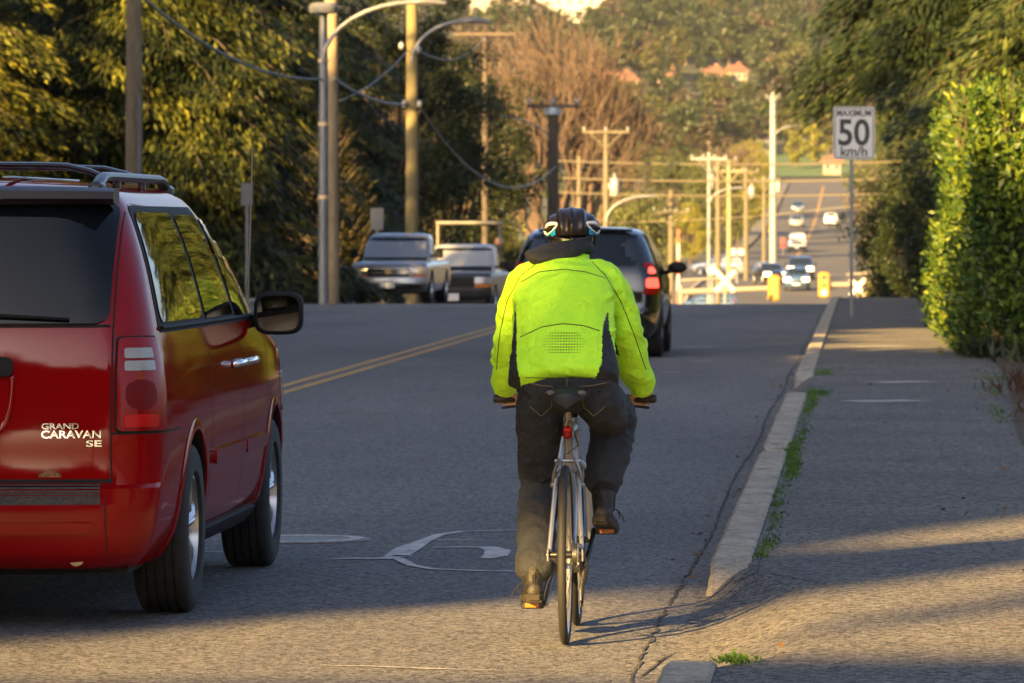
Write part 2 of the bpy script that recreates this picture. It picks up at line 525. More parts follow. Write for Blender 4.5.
tag(wm.build('paint_scuffs', M_white, sharp=0), 'thin faded white scuffs of old paint on the asphalt', 'road marking', kind='structure')
# manhole
cx, cy = gnd(300, 540)
mb = MB(); mb.lathe([(0.0001, .005), (.36, .005), (.36, .0015)], 'Z', (cx, cy, 0), 48)
mh = tag(mb.build('manhole_cover', M_iron), 'round grey manhole cover with a pale ring beside the red van', 'manhole cover')
mb = MB(); mb.lathe([(.255, .010), (.325, .010), (.325, .006), (.255, .006)], 'Z', (cx, cy, 0), 48, closed=True)
mb.build('rim', M_white, mh)
# jagged crack in the gutter
mb = MB(); rs = random.Random(3); pts = []; ws = []
y = 15.0
while y < 110:
    pts.append((-.81 + .016 * math.sin(y * .5) + rs.uniform(-.010, .010) + .0006 * (y - 15), y)); ws.append(rs.uniform(.003, .020)); y += rs.uniform(.05, .14)
stripe(mb, pts, ws)
for (x0, y0, x1, y1) in ((-.79, 19.6, -.49, 23), (-3.2, 25, -1.8, 24.4), (-.8, 33, -.6, 33.4), (-1.4, 52, -.75, 53)):
    pp = [(x0 + (x1 - x0) * t + rs.uniform(-.02, .02), y0 + (y1 - y0) * t + rs.uniform(-.02, .02)) for t in np.linspace(0, 1, 9)]
    stripe(mb, pp, [rs.uniform(.004, .012) for _ in pp])
tag(mb.build('gutter_crack', M_tar, sharp=0), 'dark jagged crack running along the gutter', 'road', kind='structure')
mb = MB()
for yy, a, b in ((40.6, -.4, 1.0), (29.8, -.4, 1.0), (58, -.4, 1.2)):
    pp = [(a + (b - a) * t, yy + .02 * math.sin(t * 9) + rs.uniform(-.012, .012)) for t in np.linspace(0, 1, 14)]
    stripe(mb, pp, [rs.uniform(.004, .012) for _ in pp], .130)
pp = [(-.455 + rs.uniform(-.008, .008), y) for y in np.arange(23, 30, .2)]
stripe(mb, pp, [rs.uniform(.003, .010) for _ in pp], .130)
tag(mb.build('sidewalk_crack', M_tar, sharp=0), 'thin dark cracks across the sidewalk', 'sidewalk', kind='structure')
mb = MB()
stripe(mb, [(-.12, 46.0), (.45, 46.3)], .5, .130); stripe(mb, [(.1, 51.5), (.62, 51.9)], .45, .130); stripe(mb, [(-.2, 66.5), (.5, 67)], .5, .130)  # paler patches laid just above the sidewalk
tag(mb.build('sidewalk_patch', noisy('pale_patch', (.3, .29, .27), (.24, .23, .22), (.14, .135, .13), 2, 8, .5, 60), sharp=0), 'pale patches on the sidewalk', 'sidewalk', kind='structure')

# ---- blade clumps
def quads(name, C, D, S, parent=None, mats=None, smooth=False):
    """leaf shaped quads: centre C, half length vector D, half width vector S"""
    n = len(C); C = np.asarray(C); D = np.asarray(D); S = np.asarray(S)
    v = np.empty((n, 4, 3), np.float32)
    v[:, 0] = C - D; v[:, 1] = C - D * .1 + S; v[:, 2] = C + D; v[:, 3] = C - D * .1 - S
    me = bpy.data.meshes.new(name)
    me.vertices.add(n * 4); me.vertices.foreach_set('co', v.reshape(-1))
    me.loops.add(n * 4); me.loops.foreach_set('vertex_index', np.arange(n * 4, dtype=np.int32))
    me.polygons.add(n); me.polygons.foreach_set('loop_start', np.arange(0, n * 4, 4, dtype=np.int32))
    me.polygons.foreach_set('loop_total', np.full(n, 4, np.int32))
    me.update(calc_edges=True)
    if mats is None: return me
    return link(name, me, mats, parent)

def unit(a): return a / np.maximum(1e-9, np.linalg.norm(a, axis=1, keepdims=True))
def randu(n): return unit(rng.normal(size=(n, 3)))

def blades(name, pts, hgt, wid, m, label, cat):
    pts = np.asarray(pts); n = len(pts)
    up = unit(np.c_[rng.normal(0, .5, (n, 2)), np.ones(n)]) * (hgt * rng.uniform(.4, 1, (n, 1))) / 2
    sd = unit(np.cross(up, randu(n))) * wid / 2
    return tag(quads(name, pts + up, up, sd, None, m), label, cat, kind='stuff')
pts = []
for y in np.arange(24.5, 50, .012):
    dens = .12 + .75 * max(0, math.sin(y * .55 + 1.3)) * (1 if 28 < y < 44 else .35)
    if rng.random() < dens:
        for _ in range(4):
            pts.append((-.445 + rng.normal(0, .024) + .02 * math.sin(y), y + rng.normal(0, .05), .125))
for (cx, cy, sx, sy, n) in ((-.44, 18.7, .035, .1, 160), (-.38, 48.3, .06, .5, 300), (-.40, 54.8, .05, .5, 200), (1.15, 49, .1, 1.2, 260), (1.25, 53, .12, 1.0, 200), (1.05, 43, .06, 1.2, 160)):
    for _ in range(n): pts.append((cx + rng.normal(0, sx), cy + rng.normal(0, sy), .127))
blades('grass_tufts', pts, .028, .012, M_moss, 'green moss and grass tufts growing along the back of the kerb', 'grass')
# grass on the far verge (in front of the trees at the left)
n = 26000
pts = np.c_[rng.uniform(-26, -13.6, n), rng.uniform(84, 135, n), np.zeros(n)]
pts = pts[(pts[:, 0] < -15.4)]
pts[:, 2] = [.105 + hz(y) + (min(1., (-14 - x) * .05) if x < -14 else 0) for x, y in pts[:, :2]]
blades('grass', pts, .16, .03, M_grass, 'rough grass along the far verge under the trees', 'grass')
# fallen leaves and bark litter
n = 620
lx = np.r_[rng.normal(-.8, .06, 220), rng.uniform(-.45, 1.1, 150), rng.uniform(1.0, 1.7, 250)]
ly = np.r_[rng.uniform(18, 60, 220), rng.uniform(18, 60, 150), rng.uniform(36, 62, 250)]
C = np.c_[lx, ly, np.where(lx < -.5, .008, .142)]
d = unit(np.c_[rng.normal(size=(n, 2)), rng.normal(0, .15, n)]); s_ = unit(np.cross(d, np.c_[rng.normal(0, .2, (n, 2)), np.ones(n)]))
L_ = rng.uniform(.012, .03, (n, 1))
M_litter = leaf_mat('dry_leaf', [(.06, .03, .012), (.14, .07, .02), (.22, .12, .04)], .2)
tag(quads('fallen_leaves', C, d * L_, s_ * L_ * .5, None, M_litter), 'brown dry leaf litter scattered in the gutter and on the sidewalk', 'leaves', kind='stuff')
# ------------------------------------------------------------------ trees and hedges
M_bark = noisy('bark', (.045, .033, .022), (.075, .055, .035), (.03, .025, .02), 3, 12, 1, 30, .95)
M_barkp = noisy('bare_bark', (.050, .033, .023), (.072, .046, .031), (.032, .024, .018), 3, 12, .6, 30, .95)
M_con = leaf_mat('conifer_needles', [(.002, .005, .002), (.009, .016, .004), (.085, .092, .012), (.30, .27, .03)], .22)  # bright tips and near-black tones put sun and shade contrast into the needles
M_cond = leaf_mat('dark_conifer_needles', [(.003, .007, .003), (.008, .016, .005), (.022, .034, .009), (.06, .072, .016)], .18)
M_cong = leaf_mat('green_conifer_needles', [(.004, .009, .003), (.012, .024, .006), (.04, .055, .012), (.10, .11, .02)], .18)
M_ced = leaf_mat('columnar_cedar_sprays', [(.007, .010, .003), (.018, .022, .006), (.04, .042, .010)], .15)
M_lau = leaf_mat('laurel_leaves', [(.010, .028, .005), (.026, .06, .008), (.11, .15, .012), (.27, .28, .02)], .32, .5, spec=.3)
M_shr = leaf_mat('shrub_leaves', [(.006, .010, .0035), (.017, .025, .007), (.05, .056, .014)], .25)
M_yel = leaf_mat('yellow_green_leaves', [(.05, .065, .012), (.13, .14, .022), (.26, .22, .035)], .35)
M_brn = leaf_mat('brown_twig_leaves', [(.04, .03, .02), (.08, .06, .035), (.14, .105, .06)], .25)
M_olv = leaf_mat('olive_leaves', [(.02, .03, .010), (.055, .065, .02), (.11, .115, .035)], .25)

def conifer(H, Rr, z0, nb, per, seed, m, droop=.35, sz=.30, name='conifer', label=None, group=None, tr=.32, parts=None, lift=.1, shape=.75, hang=.6):
    g = np.random.default_rng(seed)
    t = empty(name, (0, 0, 0), 0, label, 'tree', group)
    mb = MB(); mb.tube([(0, 0, -.3), (.03, 0, H * .3), (0, .04, H * .65), (0, 0, H)], [tr, tr * .8, tr * .45, .03], 10)
    C = []; D = []; S = []
    zb = z0 + (H - z0) * np.sort(g.random(nb)) ** 1.15
    for i, z in enumerate(zb):
        k = (z - z0) / (H - z0)
        ln = Rr * ((1 - k) ** shape * g.uniform(.62, 1.08) + .04)
        a = i * 2.39996 + g.normal(0, .35); dr = V((math.cos(a), math.sin(a), 0)); sd = V((-dr.y, dr.x, 0))
        pt = lambda q: V((0, 0, z)) + dr * (ln * q) + V((0, 0, ln * (lift * 2 * q - droop * q * q)))
        mb.tube([pt(0), pt(.35), pt(.7), pt(1)], [.035 + .012 * ln, .03, .02, .006], 4, cap=False)
        n = max(5, int(per * ln / Rr * (1 + .5 * (1 - k))))
        q = g.uniform(.12, 1.02, n) ** .75
        dv, sv = np.array(dr), np.array(sd)
        w = ln * .34 * np.sin(np.minimum(1, q * 1.02 + .12) * 2.6) * g.uniform(-1, 1, n)
        p = np.outer(q * ln, dv) + np.outer(w, sv); p[:, 2] += z + ln * (lift * 2 * q - droop * q * q) - abs(w) * .25 + g.normal(0, .02 * ln, n)
        d = dv * .75 + np.outer(.9 * np.sign(w) * g.uniform(.2, 1, n), sv); d[:, 2] -= hang * g.uniform(.3, 1.4, n); d = unit(d)
        nn = np.c_[g.normal(0, .35, (n, 2)), np.ones(n)]; ss = unit(np.cross(d, nn)); L_ = sz * g.uniform(.6, 1.35, (n, 1))
        C.append(p + d * L_ * .5); D.append(d * L_ * .62); S.append(ss * L_ * g.uniform(.10, .19, (n, 1)))
    C = np.vstack(C); D = np.vstack(D); S = np.vstack(S)
    mb.build('trunk', M_bark, t, sharp=0, fix=False)
    quads('crown', C, D, S, t, m)
    return t

def broadleaf(H, Rr, z0, ncl, per, seed, m, sz=.18, name='tree', label=None, group=None, cl=.26, bark=None, cat='tree', limbs=True, tr=.16):
    g = np.random.default_rng(seed)
    t = empty(name, (0, 0, 0), 0, label, cat, group)
    mb = MB(); zc = (H + z0) / 2; hh = (H - z0) / 2
    mb.tube([(0, 0, -.3), (.05, 0, z0 * .6 + .1), (0, .05, zc)], [tr, tr * .8, tr * .4], 8)
    C = []; D = []; S = []
    for i in range(ncl):
        d = g.normal(size=3); d /= np.linalg.norm(d); rr = g.uniform(.35, 1.0) ** .5 * g.uniform(.8, 1.08)
        c = np.array([d[0] * Rr * rr, d[1] * Rr * rr, zc + d[2] * hh * rr * .92])
        if i % 2 == 0 and limbs: mb.tube([(0, 0, z0 * .7 + .15 + .2 * hh), (c[0] * .5, c[1] * .5, zc * .5 + c[2] * .45), tuple(c)], [tr * .35, tr * .2, .012], 4, cap=False)
        r = Rr * cl * g.uniform(.6, 1.3); n = per
        o = g.normal(size=(n, 3)); o = unit(o) * (g.random((n, 1)) ** .45) * r; o[:, 2] *= .75
        p = c + o
        dd = unit(o / r + g.normal(0, .55, (n, 3)) + np.array([0, 0, -.15])); nn = unit(g.normal(0, .6, (n, 3)) + np.array([0, 0, 1])); ss = unit(np.cross(dd, nn))
        L_ = sz * g.uniform(.55, 1.3, (n, 1))
        C.append(p); D.append(dd * L_ * .5); S.append(ss * L_ * .30)
    mb.build('trunk', bark or M_bark, t, sharp=0, fix=False)
    quads('crown', np.vstack(C), np.vstack(D), np.vstack(S), t, m)
    return t

def bare_tree(H, seed, name='bare_tree', label=None, group=None, spread=.5, depth=6, r0=.3, m=None, first=.28):
    g = random.Random(seed); t = empty(name, (0, 0, 0), 0, label, 'tree', group)
    trunk = MB(); tw = MB()
    def grow(p, d, ln, r, k):
        q = p + d * ln; mid = p + d * ln * .5 + V((g.uniform(-1, 1), g.uniform(-1, 1), 0)) * ln * .05
        (trunk if k > depth - 3 else tw).tube([p, mid, q], [r, r * .85, r * .68], 7 if k > depth - 2 else 4 if k > 2 else 3, cap=False)
        if k == 0: return
        nb = (5 if k == depth else g.choice((3, 3, 4)) if k > 2 else g.choice((3, 4)))
        for i in range(nb):
            a = 2 * PI * (i + g.uniform(-.3, .3)) / nb; e = spread * g.uniform(.5, 1.25)
            u = d.orthogonal().normalized(); v = d.cross(u)
            nd = (d * math.cos(e) + (u * math.cos(a) + v * math.sin(a)) * math.sin(e) + V((0, 0, .16))).normalized()
            grow(q if i < 2 else p.lerp(q, g.uniform(.55, .95)), nd, ln * g.uniform(.62, .88) * (1.0 if k < depth else 1.05), r * .6, k - 1)
    grow(V((0, 0, -.3)), V((.02, 0, 1)).normalized(), H * first, r0, depth)
    trunk.build('trunk', m or M_barkp, t, sharp=0, fix=False); tw.build('crown', m or M_barkp, t, sharp=0, fix=False)
    return t

PI = math.pi
def put(t, x, y, rz=0, sc=1.0, label=None, dz=.08, sz=None):
    t.location = (x, y, float(hz(y)) + dz); t.rotation_euler = (0, 0, rz); t.scale = (sc, sc, sz or sc)
    if label: t['label'] = label
    return t
def pxx(px, d): return (px - VPX) / F * d

# --- the wall of conifers at the left
GL = 'conifers along the far side of the road'
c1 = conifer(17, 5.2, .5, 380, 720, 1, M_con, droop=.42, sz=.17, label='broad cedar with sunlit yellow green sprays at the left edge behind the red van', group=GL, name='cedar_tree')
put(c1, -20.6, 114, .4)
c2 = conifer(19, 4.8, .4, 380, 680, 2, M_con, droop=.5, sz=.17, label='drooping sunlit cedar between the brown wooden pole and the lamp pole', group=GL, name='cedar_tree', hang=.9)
put(c2, -15.4, 119, 1.1)
shaded_crown = None
def shaded_copy(t):  # same cedar with a darker crown colour standing in for shade
    global shaded_crown
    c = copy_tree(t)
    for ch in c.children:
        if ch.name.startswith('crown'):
            if shaded_crown is None: shaded_crown = ch.data.copy(); shaded_crown.materials[0] = M_cond
            ch.data = shaded_crown
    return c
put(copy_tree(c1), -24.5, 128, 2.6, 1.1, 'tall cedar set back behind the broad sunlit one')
put(shaded_copy(c2), -20.5, 143, 3.5, 1.1, 'dark cedar behind the columnar cedar')
put(shaded_copy(c2), -16.9, 160, 5.1, 1.0, 'dark cedar behind the silver pickup')
put(copy_tree(c1), -24.5, 152, 4.4, 1.2, 'big shaded cedar filling the gap behind the lamp pole')
cc = conifer(5.0, 1.45, .12, 240, 60, 5, M_ced, droop=-.2, sz=.16, label='dense columnar cedar like a cone beside the lamp pole', name='columnar_cedar', lift=.45, shape=.8, hang=-.5, tr=.12)
put(cc, pxx(332, 140), 140)
# looser trees further on
b1 = broadleaf(12, 3.6, 1.4, 170, 420, 11, M_shr, .125, 'evergreen_tree', 'loose dark evergreen full of light gaps behind the yellow pole', cl=.20, tr=.3)
put(b1, pxx(395, 178), 178)
put(copy_tree(b1), pxx(446, 205), 205, 2.1, 1.05, 'loose dark evergreen behind the dark pole with the T top')
put(copy_tree(b1), pxx(360, 215), 215, 4.0, 1.25, 'tall dark evergreen far behind the columnar cedar')
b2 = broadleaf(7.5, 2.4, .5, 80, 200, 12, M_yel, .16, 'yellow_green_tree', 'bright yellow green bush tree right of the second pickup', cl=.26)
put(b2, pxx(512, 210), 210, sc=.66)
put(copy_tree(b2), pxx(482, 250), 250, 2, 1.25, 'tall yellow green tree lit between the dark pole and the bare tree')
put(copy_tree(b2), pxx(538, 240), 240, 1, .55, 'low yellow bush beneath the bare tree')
b3 = broadleaf(9, 3.0, .3, 70, 180, 13, M_olv, .2, 'round_tree', 'round olive green tree behind the pole with the transformer', cl=.27)
put(b3, pxx(625, 345), 345, 0, 1.1)
gR = 'green trees along the dip and the far road'
for i, (px, d, s) in enumerate(((648, 420, .75), (690, 470, .8), (716, 520, 1.15), (738, 590, 1.2), (700, 640, 1.2), (748, 660, 1.3), (668, 540, 1.2), (752, 740, 1.5), (640, 640, 1.3), (600, 480, 1.0), (575, 420, 1.0))):
    c = copy_tree(b2 if i % 2 else b3); put(c, pxx(px, d), d, i * 1.3, s, 'green tree among the poles left of the far road'); c['group'] = gR
bt = bare_tree(24, 4, label='large bare vase shaped tree rising behind the dark pole', spread=.50, depth=6, r0=.42, first=.17)
bb_ = np.array([v.co for c_ in bt.children for v in c_.data.vertices]); ex = np.percentile(bb_, 98, 0) - np.percentile(bb_, 2, 0); ex[2] = bb_[:, 2].max()
put(bt, pxx(562, 300), 300, 0, 10.4 / ex[0], sz=20.5 / ex[2])
GS = 'garden shrubs at the far verge'
s2 = broadleaf(2.4, 1.1, .05, 46, 120, 32, M_brn, .09, 'bronze_shrub', 'bronze brown shrub against the dark cedars', GS, cl=.34, cat='shrub', tr=.06)
S2F = (s2, b3)
gF = 'brush right of the far road'
for i, (px, d, s_) in enumerate(((878, 420, 3.0), (888, 520, 3.6), (868, 600, 3.4), (884, 690, 4.2), (872, 800, 4.2), (902, 640, 4.6), (893, 880, 5.0), (915, 760, 5.0))):
    c = copy_tree(S2F[i % 2]); put(c, pxx(px, d) + 1.5, d, i * 1.7, s_ * (1 if i % 2 == 0 else .45), 'brown and green brush thicket at the right edge of the far road'); c['group'] = gF
bt2 = bare_tree(12, 8, label='bare tree behind the white transformers', spread=.45, depth=5, r0=.22)
put(bt2, pxx(733, 620), 620); bt2['group'] = 'bare trees'
# rounded garden shrubs on the far verge
s1 = broadleaf(1.9, .85, .0, 46, 150, 31, M_shr, .075, 'clipped_shrub', 'dark rounded shrub beside the grey sign post', GS, cl=.36, cat='shrub', tr=.06)
put(s1, pxx(262, 125), 125)
put(copy_tree(s1), pxx(284, 131), 131, 2, .85, 'smaller green shrub right of the dark rounded one')
put(s2, pxx(302, 139), 139, 0, .78)
put(copy_tree(s1), pxx(225, 118), 118, 4, 1.0, 'dark low shrub hidden behind the red van roofline')
put(copy_tree(s1), pxx(448, 175), 175, 4, 1.5, 'dark shrub behind the two pickups')
put(copy_tree(s1), pxx(516, 185), 185, 4, 1.5, 'dark shrub left of the helmet')

# --- right side: conifers hanging over the sidewalk
GRt = 'conifers hanging over the sidewalk'
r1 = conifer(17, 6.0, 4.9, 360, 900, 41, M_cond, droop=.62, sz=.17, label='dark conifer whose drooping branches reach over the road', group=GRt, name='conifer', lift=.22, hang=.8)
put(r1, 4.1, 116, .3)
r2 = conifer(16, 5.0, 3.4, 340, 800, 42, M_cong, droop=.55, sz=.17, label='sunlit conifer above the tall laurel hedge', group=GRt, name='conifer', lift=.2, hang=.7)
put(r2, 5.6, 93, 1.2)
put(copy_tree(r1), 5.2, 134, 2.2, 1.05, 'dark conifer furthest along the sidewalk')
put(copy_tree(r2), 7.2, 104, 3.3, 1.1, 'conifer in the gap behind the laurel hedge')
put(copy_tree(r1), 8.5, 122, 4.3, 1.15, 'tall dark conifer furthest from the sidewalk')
s3 = broadleaf(4.0, 1.7, .1, 90, 420, 33, M_cond, .085, 'dark_shrub', 'very tall dark shrub behind all the others near the crest', 'shrubs along the sidewalk near the crest', cl=.30, cat='shrub', tr=.08)
put(s3, 2.2, 144, 0, 1.1)
GB = 'shrubs along the sidewalk near the crest'
put(copy_tree(s3), 1.5, 135, 1, .72, 'dark rounded shrub at the sidewalk edge just before the crest')['group'] = GB
put(copy_tree(s3), 1.9, 114, 3, .75, 'dark shrub between the crest and the laurel hedge')['group'] = GB
put(copy_tree(s2), 1.62, 120, 2, .85, 'bronze shrub between two dark shrubs by the sidewalk')['group'] = GB
put(copy_tree(s3), 3.3, 108, 2, 1.35, 'big dark shrub under the overhanging conifers')['group'] = GB
put(copy_tree(s3), 3.0, 124, 4, 1.4, 'big dark shrub under the furthest conifers by the sidewalk')['group'] = GB
put(copy_tree(s3), 3.8, 96, 6, 1.25, 'big dark shrub close behind the laurel hedge')['group'] = GB
put(copy_tree(s1), 1.55, 99, 5, 1.0, 'low dark shrub right beyond the far end of the laurel hedge')['group'] = GB
put(copy_tree(s3), 1.5, 156, 5, 1.15, 'tall dark shrub above the speed sign post at the crest')['group'] = GB
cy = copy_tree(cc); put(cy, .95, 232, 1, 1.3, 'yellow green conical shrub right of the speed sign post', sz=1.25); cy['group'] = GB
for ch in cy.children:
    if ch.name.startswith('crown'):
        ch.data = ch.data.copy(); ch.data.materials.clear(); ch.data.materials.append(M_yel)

# --- tall laurel hedge
def hedge():
    t = empty('laurel_hedge', (1.15, 61.5, .1), 0, 'tall clipped laurel hedge, sunlit above and in shade below, beside the sidewalk', 'hedge')
    W, L, H = 6.2, 24.0, 3.0
    g = np.random.default_rng(61)
    def top(y): return H + .06 * np.sin(y * 1.7) + .05 * np.sin(y * .6 + 1)
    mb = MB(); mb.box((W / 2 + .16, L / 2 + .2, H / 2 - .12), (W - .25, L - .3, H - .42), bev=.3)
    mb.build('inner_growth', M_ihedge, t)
    C = []; N = []
    def add(n, f, nrm):
        p = f(n); bump = .12 * np.sin(p[:, 0] * 3.1 + p[:, 2] * 2.3) + .09 * np.sin(p[:, 1] * 2.2 + p[:, 2] * 3.7) + .05 * np.sin(p[:, 1] * 6 + p[:, 2] * 5 + p[:, 0] * 6)
        C.append(p + np.array(nrm) * (bump + g.normal(-.09, .105, n) )[:, None]); N.append(np.repeat(np.array([nrm], float), n, 0))
    rc = .30
    add(24000, lambda n: np.c_[np.zeros(n), g.uniform(.1, L, n) ** 1.0, g.uniform(.02, H - rc * .5, n)], (-1, 0, 0))
    add(16000, lambda n: np.c_[g.uniform(.05, 3.6, n), np.zeros(n), g.uniform(.02, H - rc * .3, n)], (0, -1, 0))
    add(10000, lambda n: np.c_[g.uniform(.1, 4, n), g.uniform(.1, L, n), np.full(n, H)], (0, 0, 1))
    add(2200, lambda n: np.c_[np.full(n, .08), g.uniform(.1, L, n), np.full(n, H - .1)], (-.7, 0, .7))
    add(1200, lambda n: np.c_[g.uniform(.05, 3.6, n), np.full(n, .08), np.full(n, H - .1)], (0, -.7, .7))
    add(900, lambda n: np.c_[np.full(n, .06), np.full(n, .06), g.uniform(.02, H, n)], (-.7, -.7, 0))
    C = np.vstack(C); N = np.vstack(N); n = len(C)
    d = unit(N * .55 + g.normal(0, .5, (n, 3)) + np.array([0, 0, .25])); nn = unit(N + np.array([0, 0, .35]) + g.normal(0, .5, (n, 3))); s = unit(np.cross(d, nn))
    L_ = g.uniform(.05, .125, (n, 1))
    quads('foliage', C, d * L_ * .55, s * L_ * .24, t, M_lau)
    rs = random.Random(4)
    for _ in range(26):
        mb = MB()
        x, y = (rs.uniform(.1, 3.4), -.02) if rs.random() < .6 else (-.02, rs.uniform(.2, 8)); z = rs.uniform(H - .15, H + .05)
        mb.tube([(x, y, z - .5), (x + rs.uniform(-.15, .15), y + rs.uniform(-.1, .1), z + rs.uniform(.05, .3))], [.008, .003], 4); mb.build('twig', M_barkp, t)
    for (x, z) in ((.98, 1.9), (1.25, 2.3)):
        mb = MB(); mb.tube([(x, -.15, z), (x + .18, -.22, z - .35), (x + .34, -.16, z - .62)], [.01, .012, .012], 5); mb.build('twig', M_barkp, t)
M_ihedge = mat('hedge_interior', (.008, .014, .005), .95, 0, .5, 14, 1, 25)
hedge()
# low rambling plants in front of the hedge
gp = 'low plants on the soil strip'
def tuft(name, label, x, y, n, h, m, seed, spread=.25, wid=.016, grp=gp):
    g = np.random.default_rng(seed); t = empty(name, (x, y, .14), 0, label, 'plant', grp)
    b = np.c_[g.normal(0, spread * .4, n), g.normal(0, spread * .6, n), np.zeros(n)]; d = unit(np.c_[g.normal(0, .55, (n, 2)), np.ones(n)]); L_ = h * g.uniform(.4, 1.1, (n, 1)) / 2
    quads('leaves', b + d * L_, d * L_, unit(np.cross(d, randu(n))) * wid, t, m)
    for i in range(9):
        mb = MB(); mb.tube([tuple(b[i]), tuple(b[i] + d[i] * L_[i] * 2.4)], [.005, .002], 4, cap=False); mb.build('stem', M_bark, t)
    return t
tuft('rusty_shrub', 'dry reddish twiggy shrub at the right edge of the sidewalk', 1.72, 47.2, 700, .34, leaf_mat('rusty_twigs', [(.03, .014, .008), (.07, .03, .015), (.11, .055, .03)], .1), 1, .62, .007)
tuft('rusty_shrub', 'second dry reddish shrub at the picture edge beside the soil', 1.62, 41.8, 520, .26, bpy.data.materials['rusty_twigs'], 2, .5, .007)
tuft('laurel_sucker', 'low green laurel shoots at the foot of the hedge', 1.9, 58.2, 160, .3, M_shr, 3, .5, .022)
tuft('laurel_sucker', 'dark shoots at the near corner of the laurel hedge', 1.3, 61.0, 120, .32, M_shr, 4, .3, .022)
tuft('laurel_sucker', 'green shoots in the soil further right along the hedge foot', 2.4, 56.2, 160, .3, M_shr, 5, .5, .022)

# --- the far hill
GH = 'trees on the far hill'
h1 = broadleaf(15, 5.2, 1.2, 42, 42, 51, leaf_mat('far_olive_crown', [(.009, .016, .006), (.022, .032, .010), (.045, .052, .017)], .25), 1.1, 'hill_tree', 'olive green tree among others on the far hill', GH, cl=.36, tr=.5)
h2 = broadleaf(13, 5.0, 1.0, 42, 42, 52, leaf_mat('russet_crown', [(.026, .020, .012), (.045, .035, .021), (.07, .055, .033)], .2), 1.05, 'hill_tree', 'russet brown tree among others on the far hill', GH, cl=.36, tr=.5)
h3 = conifer(20, 4.6, 1.5, 90, 26, 53, leaf_mat('far_conifer', [(.006, .013, .006), (.015, .027, .011), (.032, .045, .016)], .15), sz=1.3, name='hill_tree', label='dark pointed conifer among others on the far hill', group=GH)
h4 = broadleaf(14, 4.8, 1.0, 42, 40, 54, leaf_mat('far_golden_crown', [(.022, .028, .008), (.048, .052, .013), (.085, .08, .019)], .25), 1.1, 'hill_tree', 'golden green tree among others on the far hill', GH, cl=.36, tr=.5)
protos = [h1, h2, h3, h4]; used = [False] * 4
rs = random.Random(77)
def hillz(x, y): return float(hz(y)) + (5 * math.sin(x * .011 + y * .003) * min(1, (y - 1000) / 300) + (x + 100) * -.012 * min(1, (y - 1000) / 500) if y > 1000 else 0) + .05
def hill_d(px, py, d0=960, d1=2100):
    """distance at which the hill shows at this height in the view from the road"""
    for d in range(d0, d1, 3):
        x = pxx(px, d)
        if VPY - (hillz(x, d) - EYE) * F / d < py: return d
    return d1
HOUSES = [(px, py, hill_d(px, py), w) for px, py, w in ((543, 20, 36), (497, 18, 14), (622, 94, 6), (601, 90, 5), (669, 88, 4), (712, 86, 5), (736, 84, 4), (685, 135, 3), (762, 156, 3))]
cnt = 0
for d in (985, 1025, 1065, 1110, 1155, 1205, 1255, 1310, 1370, 1430, 1495, 1560, 1630, 1700, 1780, 1870):
    s = F / d
    px = 440 + rs.uniform(0, 30)
    while px < 880:
        x = pxx(px, d) ; yy = d + rs.uniform(-22, 22)
        py = VPY - (hillz(x, yy) - EYE) * F / yy
        u = rs.random()
        if d < 1060 and 770 < px < 860: px += 30; continue
        if any(d < hd + 8 and abs(px - hp) < hw / 2 * F / hd + 14 and hy - 4 < py < hy + 22 for hp, hy, hd, hw in HOUSES): px += 16; continue
        if py > 120: k = 1 if u < .62 else 3 if u < .78 else 0           # brown zone low down
        elif px < 640: k = 1 if u < .66 else 0 if u < .88 else 2
        else: k = 0 if u < .42 else 2 if u < .66 else 1 if u < .84 else 3
        t = protos[k] if not used[k] else copy_tree(protos[k]); used[k] = True
        sc = rs.uniform(.65, 1.15) * (.75 if py > 110 else 1.0)
        t.location = (x, yy, hillz(x, yy)); t.rotation_euler = (0, 0, rs.uniform(0, 6)); t.scale = (sc * rs.uniform(.9, 1.2), sc, sc)
        cnt += 1
        px += rs.uniform(15, 29) * (1.0 if d > 1100 else .9)
print('hill trees', cnt)

# --- unseen trees and a house placed beside and behind the camera to throw shade
ZS = 1.35
GS_ = 'unseen trees placed behind the photographer for shade'
sh1 = broadleaf(23, 6.4, 10.0, 210, 190, 71, M_olv, .62, 'shade_tree', 'unseen tall broad tree placed behind the photographer to shade the road', GS_, cl=.27, tr=.3, limbs=False)  # unseen; crown sized and cut to shape the sun patch by the cyclist
put(sh1, -25.6, -21, 0, 1.25, sz=ZS)
for i, (x, y, s_, rz) in enumerate(((-36, -22, .82, 1), (-45, -20, .80, 2), (-16.6, -21.5, 1.0, 3), (-27.6, -30, 1.0, 5), (-54, -24, .8, 4))):
    put(copy_tree(sh1), x, y, rz, 1.25 if x > -30 else 1.0, sz=s_ * ZS)
GS2 = 'unseen trees added to block sun and sky'
sh2 = broadleaf(10.4, 4.6, .8, 120, 80, 72, M_olv, .8, 'shading_tree', 'unseen dense tree added left of the picture to shade the road', GS2, cl=.30, tr=.3)  # unseen row added to shade road and hedge; heights set the shadow edge
put(sh2, -17.5, 4.5, sz=ZS)
for i, y in enumerate((12, 19.5, 27, 34.5, 42, 50, 58, 66, 75)):
    put(copy_tree(sh2), -17.3 - (i % 2) * .8 - .4 * (y > 45), y, i * 1.3, 1.0, sz=(1.52, 1.50, 1.06, 1.04, 1.07, 1.60, 1.62, 1.5, 1.6)[i])
for i, (x, y, s_) in enumerate(((-7, -44, 1.35), (3.5, -47, 1.25), (13, -42, 1.4), (23, -46, 1.3), (33, -38, 1.3), (15, -20, 1.1))):  # added out of view to keep bright sky off the van
    put(copy_tree(sh2), x, y, i * .9, s_, sz=s_ * 1.7)['label'] = 'unseen tree added behind the photographer to block sky reflections'
